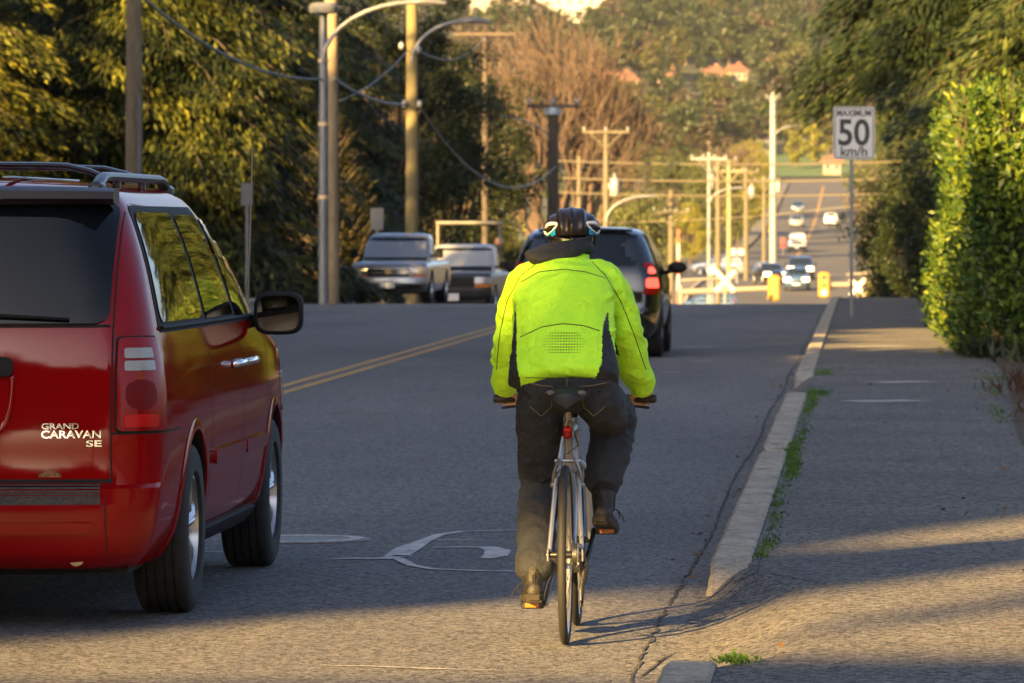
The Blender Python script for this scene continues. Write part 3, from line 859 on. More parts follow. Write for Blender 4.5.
def open_gap(t, pts, rad):
    """a gap in a crown where the sun reaches a point"""
    o = [c for c in t.children if c.name.startswith('crown')][0]; me = o.data; n = len(me.polygons)
    v = np.empty(n * 12, np.float32); me.vertices.foreach_get('co', v); v = v.reshape(n, 4, 3)
    sc_ = np.array(t.scale); th = t.rotation_euler.z; L0 = np.array(t.location); c = v.mean(1) * sc_
    w = np.c_[c[:, 0] * math.cos(th) - c[:, 1] * math.sin(th), c[:, 0] * math.sin(th) + c[:, 1] * math.cos(th), c[:, 2]] + L0
    keep = np.ones(n, bool); S_ = np.array(SV)
    for p in pts:
        d = w - np.array(p); k = d @ S_; keep &= np.linalg.norm(d - k[:, None] * S_, axis=1) > rad
    v = v[keep]
    o.data = quads('crown', (v[:, 0] + v[:, 2]) / 2, (v[:, 2] - v[:, 0]) / 2, (v[:, 1] - v[:, 3]) / 2); o.data.materials.append(me.materials[0])
if False: open_gap(sh1, [(-1.50, 21.65, z) for z in (1.0, 1.12, 1.24)], .32)
def trim_crown(t):
    """the crown's underside is cut back to where the sun reaches the road by the cyclist"""
    o = [c for c in t.children if c.name.startswith('crown')][0]; me = o.data; n = len(me.polygons)
    v = np.empty(n * 12, np.float32)
    vv = np.empty(len(me.vertices) * 3, np.float32); me.vertices.foreach_get('co', vv); v = vv.reshape(n, 4, 3)
    sc_ = np.array(t.scale); th = t.rotation_euler.z; L0 = np.array(t.location); p = v * sc_
    w = np.stack([p[..., 0] * math.cos(th) - p[..., 1] * math.sin(th), p[..., 0] * math.sin(th) + p[..., 1] * math.cos(th), p[..., 2]], -1) + L0
    S_ = np.array(SV); k = w[..., 2] / S_[2]
    gx = w[..., 0] - S_[0] * k; gy = w[..., 1] - S_[1] * k
    yb = np.interp(gx, [-4.5, -3.3, -2.6, -1.9, -1.2, -.8, -.2, .3, .9, 1.5], [20.4, 20.8, 21.8, 23.3, 23.9, 23.0, 23.4, 26.4, 28.2, 29.5])
    wob = .25 * np.sin(gx * 5.1 + 1) + .2 * np.sin(gx * 11.3)
    off = gx + 1.12 - (gy - 21.3) * .4665
    rider_ = ((off > -.40) & (off < .66) & (gy > 22.15)) | ((off > 1.25) & (off < 1.8) & (gx > -.1))
    bad = ((gy < yb + wob) & (gx > -4.6) & (gx < 2.2) & (gy > 15) & ~rider_).sum(1) > 0
    v = v[~bad]
    o.data = quads('crown', (v[:, 0] + v[:, 2]) / 2, (v[:, 2] - v[:, 0]) / 2, (v[:, 1] - v[:, 3]) / 2); o.data.materials.append(me.materials[0])
for o_ in list(bpy.data.objects):
    if o_.name.startswith('shade_tree') and o_.parent is None and o_.location.x > -30: trim_crown(o_)
for x, y, s_, z_ in ((-18.4, 85.5, .95, 1.3), (-25.4, 84, .52, 1.5), (-29.0, 84, .7, 1.22)):  # unseen, added to shade the poles, sign and silver pickup
    c_ = copy_tree(sh2); put(c_, x, y, x, s_, sz=z_); c_['label'] = 'unseen tree added left of the picture edge to cast shade'; c_['group'] = 'unseen trees added left of the picture for shade'
# ------------------------------------------------------------------ poles, lamps, wires, signs, signals
M_wood = noisy('pole_wood', (.16, .12, .07), (.21, .16, .095), (.10, .075, .045), 1.5, 8, .8, 20, .9, stretch=(4, 4, .4))
M_woody = noisy('pale_pole_wood', (.066, .057, .036), (.086, .074, .047), (.046, .04, .027), 1.5, 8, .6, 20, .85, stretch=(4, 4, .4))
M_wyel = noisy('yellow_pole_wood', (.12, .10, .042), (.15, .122, .052), (.08, .064, .03), 1.5, 8, .6, 20, .85, stretch=(4, 4, .4))
M_wdark = noisy('dark_pole_wood', (.04, .03, .022), (.06, .045, .03), (.03, .025, .02), 1.5, 8, .6, 20, .9)
M_galv = mat('galvanised_steel', (.12, .125, .135), .45, .3, .12, 6)
M_porc = mat('porcelain', (.2, .2, .2), .25, coat=.3)
M_tank = mat('transformer_grey', (.15, .155, .155), .45, .1)
M_wire = mat('wire_grey', (.16, .16, .16), .6)
M_wirep = mat('pale_wire', (.12, .10, .065), .55)
M_cap = mat('pole_cap', (.25, .30, .36), .5, .3)

def pole(px, d, top, r, m, label, group=None, name='utility_pole', x=None):
    x = pxx(px, d) if x is None else x
    z = float(hz(d)) + .06
    t = empty(name, (x, d, z), 0, label, 'pole', group)
    h = EYE - (top - VPY) / F * d - z
    mb = MB(); mb.tube([(0, 0, -.3), (0, 0, h * .5), (0, 0, h)], [r * 1.08, r, r * .85], 14)
    mb.build('post', m, t)
    return t, h
def crossarm(t, z, w, m, n=3, brace=True, dy=0):
    mb = MB(); mb.box((0, -.16 + dy, z), (w, .10, .12), bev=.01)
    ca = mb.build('crossarm', m, t)
    if brace:
        mb = MB()
        for s in (-1, 1): mb.tube([(s * w * .34, -.19 + dy, z - .04), (0, -.19 + dy, z - .85)], .035, 6)
        mb.build('brace', m, ca)
    for k in range(n):
        x = -w * .46 + w * .92 * k / max(1, n - 1)
        mb = MB(); mb.lathe([(.03, 0), (.075, .05), (.05, .09), (.085, .13), (.05, .18), (.02, .2)], 'Z', (x, -.16 + dy, z + .06), 10); mb.build('insulator', M_porc, ca)
    return ca
def transformer(t, z, s=1, r=.24, h=.85):
    mb = MB(); mb.lathe([(.01, 0), (r * .92, .0), (r, .04), (r, h), (r * .85, h + .06), (.01, h + .09)], 'Z', (s * (r + .2), -.05, z), 16); mb.box((s * .16, 0, z + h * .6), (.2, .1, .3))
    tr = mb.build('transformer', M_tank, t)
    mb = MB(); mb.lathe([(.04, 0), (.07, .05), (.05, .1), (.07, .15), (.03, .25)], 'Z', (s * (r + .2), -.05, z + h + .05), 10); mb.build('bushing', M_porc, tr)
def lamp_arm(t, z, dx, rise, m, r=.035, head=True, hm=None):
    pts = [(0, -.1, z)] + [(dx * (1 - math.cos(a)), -.12, z + rise * math.sin(a)) for a in np.linspace(.25, PI / 2, 8)]
    mb = MB(); mb.tube(pts, r, 8); a = mb.build('lamp_arm', m, t)
    if head:
        mb = MB(); s = 1 if dx > 0 else -1
        mb.limb([(dx - s * .05, -.12, z + rise), (dx + s * .22, -.12, z + rise + .02), (dx + s * .62, -.12, z + rise - .03)], [.05, .12, .08], [.05, .08, .04], ref=(0, 1, 0), n=12)
        mb.build('lamp_head', hm or M_galv, a)
def wire(a, b, sag, r, m, label, group='overhead wires'):
    a = V(a); b = V(b); pts = []
    for k in range(17):
        u = k / 16; pts.append(a.lerp(b, u) - V((0, 0, sag * 4 * u * (1 - u))))
    mb = MB(); mb.tube(pts, r, 6)
    return tag(mb.build('overhead_wire', m), label, 'wire', group)

# near left
pA, hA = pole(134, 97, -60, .145, M_wood, 'brown wooden pole behind the roof of the red van')
mb = MB(); mb.box((.10, -.14, 2.6), (.06, .05, 2.4)); mb.build('conduit', M_galv, pA)
pB, hB = pole(331, 117, -30, .165, M_wood, 'weathered wooden pole standing behind the grey lamp pole')
pL, hL = pole(323.5, 114, 12, .10, M_galv, 'grey steel lamp pole left of the silver pickup', name='lamp_pole')
lamp_arm(pL, hL - 1.05, 1.9, 1.25, M_galv, .045)
mb = MB(); mb.lathe([(.001, .1), (.25, .08), (.30, .0), (.28, -.12), (.05, -.16), (.001, -.16)], 'Z', (0, -.05, hL + .1), 18); mb.build('lamp_hood', M_galv, pL)
M_band = mat('tan_band', (.5, .34, .18), .6)  # tan rings round the lamp pole
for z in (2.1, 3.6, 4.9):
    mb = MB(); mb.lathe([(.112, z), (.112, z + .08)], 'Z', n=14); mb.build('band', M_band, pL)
pC, hC = pole(412, 138, -30, .155, M_wyel, 'pale yellow wooden pole rising behind the silver pickup')
lamp_arm(pC, EYE - (40 - VPY) / F * 138 - .06, 1.35, 1.05, M_galv, .045)
mb = MB()
for px, py in ((402, 46), (419, 50), (405, 104), (420, 104)): p = at(px, py, 138); mb.ell((p.x - pC.location.x, -.2, p.z - pC.location.z), (.07, .07, .10), 10, 8)
mb.build('insulator', M_porc, pC)
pD, hD = pole(485, 200, 33, .115, M_wdark, 'dark pole with a plain T crossarm against the trees')
crossarm(pD, hD - .05, 2.25, M_wdark, 0, False)
pE, hE = pole(553, 182, 113, .20, M_wdark, 'short thick dark pole with a pale cap in front of the bare tree')
mb = MB(); mb.lathe([(.28, 0), (.28, .18), (.2, .25), (.001, .27)], 'Z', (0, 0, hE - .05), 16); mb.build('cap', M_cap, pE)
crossarm(pE, hE + .22, 1.7, M_wdark, 3, False)
lamp_arm(pE, hE - 1.2, -1.9, 1.1, M_galv, .03, False)
# grey sign backs at the left
def sign_back(px, d, top, bot, w, label):
    z = float(hz(d)) + .1; x = pxx(px, d); k = F / d
    t = empty('street_sign', (x, d, z), 0, label, 'sign', 'grey signs at the far kerb')
    zt = EYE - (top - VPY) / k - z; zb = EYE - (bot - VPY) / k - z
    mb = MB(); mb.box((0, .03, zt / 2), (.06, .05, zt)); mb.build('post', M_galv, t)
    mb = MB(); mb.box((0, 0, (zt + zb) / 2), (w, .012, zt - zb), bev=.005); mb.build('panel', mat('sign_back_alu', (.12, .125, .13), .5, .5) if 'sign_back_alu' not in bpy.data.materials else bpy.data.materials['sign_back_alu'], t)
    return t
sign_back(247, 104, 183, 206, .22, 'narrow grey sign back on a thin post seen beside the van antenna')
sign_back(377, 136, 208, 230, .32, 'small grey sign back above the roof of the silver pickup')

# speed sign
def speed_sign():
    d = 88.0; t = empty('speed_limit_sign', (pxx(851.5, d), d, .125), 0, 'white MAXIMUM 50 km/h speed limit sign on a thin steel post', 'sign')
    k = F / d; c = V((pxx(854, d) - t.location.x, 0, EYE - (133 - VPY) / k - .125))
    W, H = .655, .835
    def rr(w, h, r, y0, y1):
        pl = []
        for cx, cz, a0 in ((w/2-r, h/2-r, 0), (-w/2+r, h/2-r, 90), (-w/2+r, -h/2+r, 180), (w/2-r, -h/2+r, 270)):
            for q in range(7): a = R(a0 + 15 * q); pl.append((cx + r * math.cos(a), cz + r * math.sin(a)))
        return pl
    mb = MB(); mb.prism(rr(W, H, .045, 0, 0), -.004, .004, 0, c=c); mb.build('panel', mat('sign_white', (.42, .42, .41), .45, 0, .04, 5), t, sharp=30)
    mb = MB(); o = rr(W - .035, H - .035, .035, 0, 0); i = rr(W - .062, H - .062, .025, 0, 0); n = len(o)
    mb.add([c + V((x, -.0065, z)) for x, z in o] + [c + V((x, -.0065, z)) for x, z in i], [(q, (q + 1) % n, n + (q + 1) % n, n + q) for q in range(n)])
    mb.build('border', M_signblack, t, smooth=False)
    mb = MB()
    text_append(mb, text_fit('50', .50, .43, .001, .022), c + V((0, -.0065, .01)))
    text_append(mb, text_fit('MAXIMUM', .545, .105, .001, .03), c + V((0, -.0065, .315)))
    text_append(mb, text_fit('km/h', .42, .155, .001, .02), c + V((0, -.0065, -.29)))
    mb.build('lettering', M_signblack, t, smooth=False)
    mb = MB(); mb.box((0, .03, (c.z + .38) / 2 - .1), (.055, .045, c.z + .38 + .2), bev=.006); mb.build('post', M_postgrey, t)
    mb = MB()
    for z in (-.25, .25): mb.lathe([(.013, -.012), (.013, -.006), (.001, -.005)], 'Y', (c.x * 0, 0, c.z + z), 10)
    mb.build('bolt', M_galv, t)
M_signblack = mat('sign_black', (.012, .012, .014), .6)
M_postgrey = mat('post_grey', (.13, .14, .15), .5, .4)
speed_sign()

# poles around and beyond the dip
GP = 'utility poles around the dip'
def upole(px, top, d, r, label, arms=((.2, 2.4, 3),), tf=None, lamp=None, m=None):
    t, h = pole(px, d, top, r, m or M_woody, label, GP)
    for dz, w, n in arms: crossarm(t, h - dz, w, m or M_woody, n)
    if tf: transformer(t, EYE - (tf[1] - VPY) / F * d - t.location.z, tf[0])
    if lamp: lamp_arm(t, EYE - (lamp[2] - VPY) / F * d - t.location.z, lamp[0], lamp[1], M_galv, .06)
    return t
upole(606, 130, 280, .15, 'pole with a grey transformer and braced crossarm behind the helmet', ((.1, 2.4, 3),), (1, 196), (2.0, 1.3, 222))
upole(579, 156, 285, .13, 'plain short pole just above the helmet', ())
upole(671, 190, 300, .16, 'pole with a braced crossarm right of the black hatchback', ((1.2, 2.0, 4),), None, None)
upole(709, 152, 330, .13, 'slim white pole with a lamp arm left of the pale transformers', ((.4, 2.2, 4),), None, (1.6, 1.0, 205), M_galv)
upole(718, 156, 345, .17, 'pole carrying a round white transformer in the middle of the cluster', ((.3, 2.4, 4),), (-1, 188))
upole(729, 160, 390, .16, 'brown pole just right of the white transformer pole', ((.8, 2.0, 3),), m=M_wood)
upole(746, 168, 420, .17, 'pole with a small transformer left of the far road', ((.3, 1.9, 3),), (1, 198))
upole(764, 176, 450, .16, 'slim pole nearest the left edge of the far road', ((.4, 1.6, 3),))
upole(773, 92, 470, .30, 'tall pale pole with a lamp arm and a grey transformer above the far road', ((.4, 1.2, 3),), (1, 192), (1.9, 1.2, 140), M_tank)
upole(660, 196, 470, .16, 'thin distant pole left of the braced crossarm pole', ((.4, 2.0, 3),))
upole(590, 182, 520, .16, 'thin distant pole behind the helmet', ((.4, 2.0, 3),))
# span wires across the dip
for py, r, lab in ((161.5, .045, 'topmost pale span wire across the dip'), (178.5, .05, 'middle pale span wire across the dip'), (193, .045, 'lowest pale span wire across the dip')):
    a = at(548, py - 1, 282); b = at(905, py, 290); wire(a, b, .18, r, M_wirep, lab)
wire(at(560, 222, 300), at(860, 205, 300), .3, .025, M_wirep, 'thin span wire hanging low across the dip')
# street wires at the left
zz = lambda px, py, d: at(px, py, d)
wire(at(128, -16, 97), at(322, 79, 114), .45, .028, M_wire, 'thick drooping wire from the brown pole to the lamp pole')
wire(at(334, 79, 116), at(407, 104, 138), .16, .032, M_wire, 'thick drooping wire from the lamp pole to the yellow pole')
wire(at(418, 104, 138), at(556, 166, 182), 1.3, .02, M_wire, 'slack wire from the yellow pole to the short dark pole')
wire(at(418, 50, 138), at(485, 36, 200), .5, .015, M_wire, 'thin wire from the yellow pole to the T pole')
wire(at(408, 50, 138), at(330, 104, 117), .2, .014, M_wire, 'thin wire from the lamp pole up to the yellow pole')

# traffic signals on mast arms at the crossing in the dip
M_sigy = mat('signal_yellow', (.28, .15, .012), .45)
M_boom = mat('boom_pale', (.13, .115, .09), .5)
M_redp = mat('signal_red_paint', (.25, .025, .015), .5)
def signal(px, py, d, lit, label, xpost, ppy):
    p = at(px, py, d); z = float(hz(d)); q = at(xpost, ppy, d)
    t = empty('traffic_signal', (q.x, d, z), 0, label, 'traffic signal', 'yellow traffic signals')
    c = V((p.x - q.x, -.25, p.z - z)); h = q.z - z
    mb = MB(); mb.tube([(0, 0, -.2), (0, 0, h + .3)], [.14, .11], 12); mb.build('post', M_boom, t)
    mb = MB(); mb.tube([(0, 0, h), (c.x * 1.02, 0, c.z)], [.15, .12], 10); mb.tube([(0, .05, h + .55), (c.x * .6, .05, c.z + .5)], [.07, .05], 8); mb.build('mast_arm', M_boom, t)
    mb = MB(); mb.box(c, (.55, .26, 1.22), bev=.10); hd = mb.build('housing', M_sigy, t)
    for k, (dz, nm) in enumerate(((.36, 'red'), (0, 'amber'), (-.36, 'green'))):
        if lit is None: break
        mb = MB(); mb.lathe([(.001, -.135), (.13, -.132), (.13, -.12)], 'Y', c + V((0, 0, dz)), 16)
        on = nm == lit
        mb.build('lens', {'red': mat('lens_red', (.5, .02, .02), .3), 'amber': mat('lens_dark_amber', (.10, .05, .01), .3), 'green': mat('lens_green_lit', (.05, .6, .3), .3, emit=(.1, .9, .45), estr=.3)}[nm], hd)
    if lit is None:
        mb = MB(); mb.box(c + V((0, -.14, 0)), (.10, .03, .8), bev=.01); mb.build('back_rib', mat('rib_yellow', (.28, .14, .02), .6), hd)  # rib in its own yellow, close to the housing colour
signal(774, 288, 262, None, 'yellow traffic signal hanging on the long arm from the left', 681, 292)
signal(824, 285, 266, 'green', 'yellow traffic signal showing green on the arm from the right', 880, 284)
def crossbuck(px, py, d, w, m, label):
    p = at(px, py, d); z = float(hz(d)); t = empty('crossing_sign', (p.x, d, z), 0, label, 'sign', 'X shaped crossing signs')
    h = p.z - z
    mb = MB(); mb.tube([(0, 0, -.2), (0, 0, h + .1)], .06, 10); mb.build('post', M_boom, t)
    for k, a in enumerate((48, -48)):
        mb = MB(); mb.box((0, -.08 - .03 * k, h), (w, .02, w * .17), rot=Matrix.Rotation(R(a), 3, 'Y')); mb.build('blade', m, t, smooth=False)
M_xw = mat('crossing_white', (.26, .25, .235), .5)
M_xp = mat('crossing_pink_white', (.75, .42, .36), .5, 0, col2=(.85, .75, .70), scale=2.5)
crossbuck(725, 281, 258, 1.3, M_xw, 'white X shaped crossing sign left of the yellow signals')
crossbuck(857.5, 287, 256, 1.0, M_xp, 'red and white X shaped crossing sign behind the speed sign post')
# raised barrier arms
for px, d, top, lab in ((676, 285, 228, 'raised red and white barrier arm right of the black hatchback'), (879, 285, 264, 'short raised red and white barrier beside the conical shrub')):
    p = at(px, 290, d); z = float(hz(d)); t = empty('crossing_barrier', (p.x, d, z), 0, lab, 'barrier', 'raised barriers')
    h = EYE - (top - VPY) / F * d - z
    mb = MB(); mb.box((0, 0, .6), (.5, .5, 1.2), bev=.05); mb.build('motor_box', M_tank, t)
    mb = MB(); n = 9
    for k in range(n): mb.box((.12, -.28, 1.0 + (h - 1.0) * (k + .5) / n), (.13, .05, (h - 1.0) / n), m=k % 2)
    mb.build('arm', [M_redp, M_xw], t, smooth=False)
# flashing lamp unit and small signs beyond
def lampunit(px, py, d, label, two=True):
    p = at(px, py, d); z = float(hz(d)); t = empty('warning_light', (p.x, d, z), 0, label, 'warning light', 'round warning lights by the crossing')
    h = p.z - z
    mb = MB(); mb.tube([(0, 0, -.2), (0, 0, h + .3)], .06, 10); mb.build('post', M_galv, t)
    mb = MB(); mb.lathe([(.001, -.05), (.25, -.05), (.27, .0), (.001, .06)], 'Y', (.3 if two else 0, -.1, h), 16); mb.build('lamp_disc', M_xw, t)
    if two: mb = MB(); mb.lathe([(.001, -.05), (.25, -.05), (.27, .0), (.001, .06)], 'Y', (-.3, -.1, h), 16); mb.build('lamp_disc', M_xw, t)
lampunit(712, 270, 300, 'round pale warning light above the white X sign', False)
lampunit(737, 252, 410, 'pair of round pale lights low among the poles')
for px, py, d, w, h, m, lab, cat in ((772, 229, 560, .8, .7, mat('sign_yellow', (.35, .22, .015), .5), 'small yellow sign on a thin post left of the far road', 'sign'),
                                (783, 243, 540, .45, .9, mat('coat_red', (.25, .02, .025), .7), 'small red sign on a post at the edge of the far road', 'sign')):
    p = at(px, py, d); z = float(hz(d)); t = empty('street_sign', (p.x, d, z), 0, lab, cat)
    mb = MB(); mb.tube([(0, 0, 0), (0, 0, p.z - z)], .05, 8); mb.build('post', M_galv, t)
    mb = MB(); mb.box((0, -.06, p.z - z), (w, .02, h), bev=.005); mb.build('panel', m, t)

# ------------------------------------------------------------------ houses on the far hill
M_hw = mat('house_white', (.22, .205, .185), .7, 0, .08, 1.2)
M_hp = mat('house_pink', (.17, .10, .075), .7, 0, .12, 1.2)
M_hc = mat('house_cream', (.2, .165, .125), .7, 0, .1, 1.2)
M_rr = mat('roof_red', (.13, .055, .035), .8, 0, .2, 2)
M_rg = mat('roof_grey', (.20, .18, .16), .8, 0, .2, 2)
M_win = mat('house_window', (.03, .035, .045), .08, coat=1)
def house(px, py, w, h, dp, wall, roof, label, rows=1, cols=3, flat=False, rz=0.0, rh=None, d=None):
    d = d or hill_d(px, py); x = pxx(px, d); base = hillz(x, d); z = base; p = V((x, d, base))
    t = empty('house', (p.x, d, base), rz, label, 'house', 'houses on the far hill')
    mb = MB(); lo = min(-1.0, z - base - 1)
    mb.box((0, 0, (h + lo) / 2), (w, dp, h - lo)); mb.build('wall', wall, t, smooth=False)
    mb = MB()
    if flat: mb.box((0, 0, h + .15), (w + .4, dp + .4, .3))
    else:
        r_ = rh or h * .5
        for s in (-1, 1):
            mb.add([(-w/2 - .5, s * (dp/2 + .5), h - .1), (w/2 + .5, s * (dp/2 + .5), h - .1), (w/2 - w*.12, 0, h + r_), (-w/2 + w*.12, 0, h + r_), (-w/2 - .5, s * (dp/2 + .5), h - .35), (w/2 + .5, s * (dp/2 + .5), h - .35)], [(0, 1, 2, 3), (0, 1, 5, 4)])
            mb.add([(s * (w/2 + .5), -dp/2 - .5, h - .1), (s * (w/2 + .5), dp/2 + .5, h - .1), (s * (w/2 - w*.12), 0, h + r_)], [(0, 1, 2)])
    rf = mb.build('roof', roof, t, smooth=False, fix=False)
    if not flat: mb = MB(); mb.box((w * .2, .6, h + (rh or h * .5) * .9), (.9, .9, 1.6)); mb.build('chimney', M_rr, rf, smooth=False)
    for r_ in range(rows):
        for c in range(cols):
            x = -w/2 + w * (c + .5) / cols; zc = h * (r_ + .55) / rows
            mb = MB(); mb.box((x, -dp/2 - .03, zc), (w / cols * .45, .12, h / rows * .45)); wn = mb.build('window', M_hw, t, smooth=False)
            mb = MB(); mb.box((x, -dp/2 - .10, zc), (w / cols * .36, .03, h / rows * .36)); mb.build('pane', M_win, wn, smooth=False)
    return t
house(543, 20, 36, 9, 10, M_hw, M_rg, 'long pale apartment building at the top of the far hill', 3, 12, True)
house(497, 18, 14, 8, 9, M_hc, M_rg, 'pale cream house at the top left of the far hill', 2, 4, True)
house(622, 94, 6, 3.2, 6, M_hc, M_rr, 'cream house with a red roof above the bare tree', 1, 4, rz=.2)
house(601, 90, 5, 3, 6, M_hp, M_rr, 'pink house with a red roof beside the cream one', 1, 3)
house(669, 88, 4, 3, 5, M_hp, M_rr, 'small pink house alone on the green part of the hill', 1, 2, rz=-.3)
house(712, 86, 5, 3, 6, M_hp, M_rr, 'wide red roofed house right on the green part of the hill', 1, 3)
house(736, 84, 4, 3, 5, M_hc, M_rr, 'cream house behind the tall bare trunks', 1, 3, rz=.3)
house(685, 135, 2.9, 2.2, 4, M_hw, M_hw, 'small white house low on the brown slope', 1, 2, rh=.4, rz=.25)
house(832, 170, 3.0, 2.6, 4, M_hp, M_rr, 'pink house with a white trim behind the speed sign', 1, 2, rh=.8, d=948)
house(762, 156, 3, 2.0, 4, mat('house_blue', (.08, .11, .15), .7), M_rg, 'blue grey house left of the bright lawn', 1, 3)
# lawn and clipped golden hedge at the head of the far road
mb = MB(); mb.grid([[(x, d, hillz(x, d) + .12) for x in np.linspace(pxx(776, d), pxx(852, d), 6)] for d in range(936, 1050, 6)])
tag(mb.build('lawn', noisy('lawn_green', (.03, .07, .010), (.042, .085, .013), (.055, .085, .018), .4, 2, .3, 6), sharp=0), 'bright green lawn at the head of the far road', 'lawn', kind='structure')
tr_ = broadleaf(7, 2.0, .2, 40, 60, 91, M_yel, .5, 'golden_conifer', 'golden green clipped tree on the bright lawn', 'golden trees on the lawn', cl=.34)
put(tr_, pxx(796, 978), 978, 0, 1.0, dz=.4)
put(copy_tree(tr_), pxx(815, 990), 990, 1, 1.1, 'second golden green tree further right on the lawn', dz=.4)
# ------------------------------------------------------------------ vehicles
class Shell:
    """car body: plan outlines stacked in height; y=0 rear, +y front, symmetric in x"""
    def __init__(s, rows, bow=.05, bowf=.12, side=.04):
        a = np.array(rows, float); z = a[:, 0]
        s.z0, s.z1 = z[0], z[-1]
        s.g = [pchip(z, a[:, k]) for k in range(1, 6)]      # yr yf w rr rf
        s.bow, s.bowf, s.side = bow, bowf, side
        s.zs = z; s.cache = {}
    def outline(s, z):
        key = round(float(z), 5)
        if key in s.cache: return s.cache[key]
        yr, yf, w, rr, rf = [g(z) for g in s.g]
        rr = min(rr, w * .95); rf = min(rf, w * .95)
        if yf - yr < rr + rf + .05: yf = yr + rr + rf + .05
        t = np.linspace(0, 1, 14)
        x = np.r_[np.linspace(0, w - rr, 12)[:-1], w - rr + rr * np.sin(t * math.pi / 2), np.full(28, w), w - rf + rf * np.cos(t * math.pi / 2), np.linspace(w - rf, 0, 12)[1:]]
        y = np.r_[np.full(11, yr), yr + rr - rr * np.cos(t * math.pi / 2), np.linspace(yr + rr, yf - rf, 30)[1:-1], yf - rf + rf * np.sin(t * math.pi / 2), np.full(11, yf)]
        k = (1 - (x / w) ** 2)
        fr = np.clip((yr + rr * 1.0001 - y) / max(rr, 1e-6), 0, 1) if rr > 0 else (y <= yr)
        ff = np.clip((y - (yf - rf)) / max(rf, 1e-6), 0, 1)
        y = y - s.bow * k * fr + s.bowf * k * ff - s.bowf * ff
        ym = (yr + yf) / 2
        x = x * (1 - s.side * ((y - ym) / ((yf - yr) / 2)) ** 4)
        u = np.r_[0, np.cumsum(np.hypot(np.diff(x), np.diff(y)))]
        s.cache[key] = (x, y, u)
        return s.cache[key]
    def P(s, u, z, sd=1):
        x, y, U = s.outline(z)
        return V((sd * np.interp(u, U, x), np.interp(u, U, y), z))
    def uy(s, y, z):
        x, Y, U = s.outline(z); return float(np.interp(y, Y, U))
    def ux(s, x, z):
        X, Y, U = s.outline(z); k = int(np.argmax(X)); return float(np.interp(x, X[:k+1], U[:k+1]))
    def uxf(s, x, z):
        X, Y, U = s.outline(z); k = len(X) - 1 - int(np.argmax(X[::-1])); return float(np.interp(-x, -X[k:], U[k:]))
    def N(s, u, z, sd=1):
        e = .01
        a = s.P(u + e, z, sd) - s.P(max(0, u - e), z, sd); b = s.P(u, min(s.z1, z + e), sd) - s.P(u, max(s.z0, z - e), sd)
        n = a.cross(b) * sd
        if n.length < 1e-9: n = V((0, 0, 1))
        return n.normalized()
    def body(s, nz=44, step=2):
        zs = sorted(set(list(np.linspace(s.z0, s.z1, nz)) + list(s.zs)))
        mb = MB(); rows = []
        for z in zs:
            x, y, U = s.outline(z)
            uu = np.linspace(0, 1, len(x) * step // 2) if False else None
            h = [(x[i], y[i], z) for i in range(len(x))]
            rows.append(h + [(-a, b, c) for a, b, c in h[-2:0:-1]])
        mb.grid(rows, closed_u=True)
        n = len(rows[0])
        mb.f.append(tuple(range(n))[::-1]); mb.m.append(0)
        mb.f.append(tuple((len(rows) - 1) * n + k for k in range(n))); mb.m.append(0)
        return mb
    def patch(s, mb, z0, z1, uL, uR, off=.003, nu=10, nz=8, sd=1, m=0, rad=0.0, rim=True):
        """sheet lying off the shell between heights z0..z1 and u limits uL(z)..uR(z)"""
        rows = []
        tz = np.linspace(0, 1, nz + 1)
        if rad:                       # more rows near the rounded corners
            q = min(.45, rad / abs(z1 - z0)); tz = np.unique(np.r_[np.linspace(0, q, 5), np.linspace(q, 1 - q, max(2, nz - 6)), np.linspace(1 - q, 1, 5)])
        for t in tz:
            z = z0 + (z1 - z0) * t; a = uL(z); b = uR(z)
            if rad:
                dz = min(z - z0, z1 - z) if z1 > z0 else min(z0 - z, z - z1)
                if dz < rad:
                    ins = rad - math.sqrt(max(0, rad * rad - (rad - dz) ** 2)); g = 1 if b > a else -1
                    a += ins * g; b -= ins * g
            rows.append([s.P(a + (b - a) * k / nu, z, sd) + s.N(a + (b - a) * k / nu, z, sd) * off for k in range(nu + 1)])
        if rim:
            def inn(p, i, j):
                z = z0 + (z1 - z0) * tz[i]
                return p
            mb.grid(rows, m)
            # skirt back into the body
            edge = [(0, j) for j in range(nu + 1)] + [(i, nu) for i in range(1, len(rows))] + [(len(rows)-1, j) for j in range(nu - 1, -1, -1)] + [(i, 0) for i in range(len(rows) - 2, 0, -1)]
            top = []; bot = []
            cz = 0
            for i, j in edge:
                p = rows[i][j]
                i2 = min(max(i, 1), len(rows) - 2) if len(rows) > 2 else i
                a = rows[i][min(j + 1, nu)] - rows[i][max(j - 1, 0)]; b = rows[min(i + 1, len(rows)-1)][j] - rows[max(i - 1, 0)][j]
                n = a.cross(b); n.normalize()
                z = z0 + (z1 - z0) * tz[i]
                u0 = uL(z); u1 = uR(z); nn = s.N(u0 + (u1 - u0) * j / nu, min(max(z, s.z0), s.z1), sd)
                top.append(p); bot.append(p - nn * (abs(off) + .006))
            mb.grid([top, bot], m, closed_u=True)
        else: mb.grid(rows, m)

def cut_wheels(me, spots, r, w_in, w_out, mats_n=2):
    c = MB()
    for x, y, z in spots:
        a, b = (x * w_in, x * w_out)
        c.tube([(a, y, z), (b, y, z)], r, 40, 1)
    cm = c.mesh('cutter', smooth=False, fix=True)
    for _ in range(mats_n): cm.materials.append(M_black)
    co = bpy.data.objects.new('cutter', cm); COL.objects.link(co)
    me.materials.clear()
    for _ in range(mats_n): me.materials.append(M_black)
    out = evaluated(me, ('BOOLEAN', dict(operation='DIFFERENCE', object=co, solver='EXACT')))
    bpy.data.objects.remove(co)
    out.set_sharp_from_angle(angle=R(32))
    return out

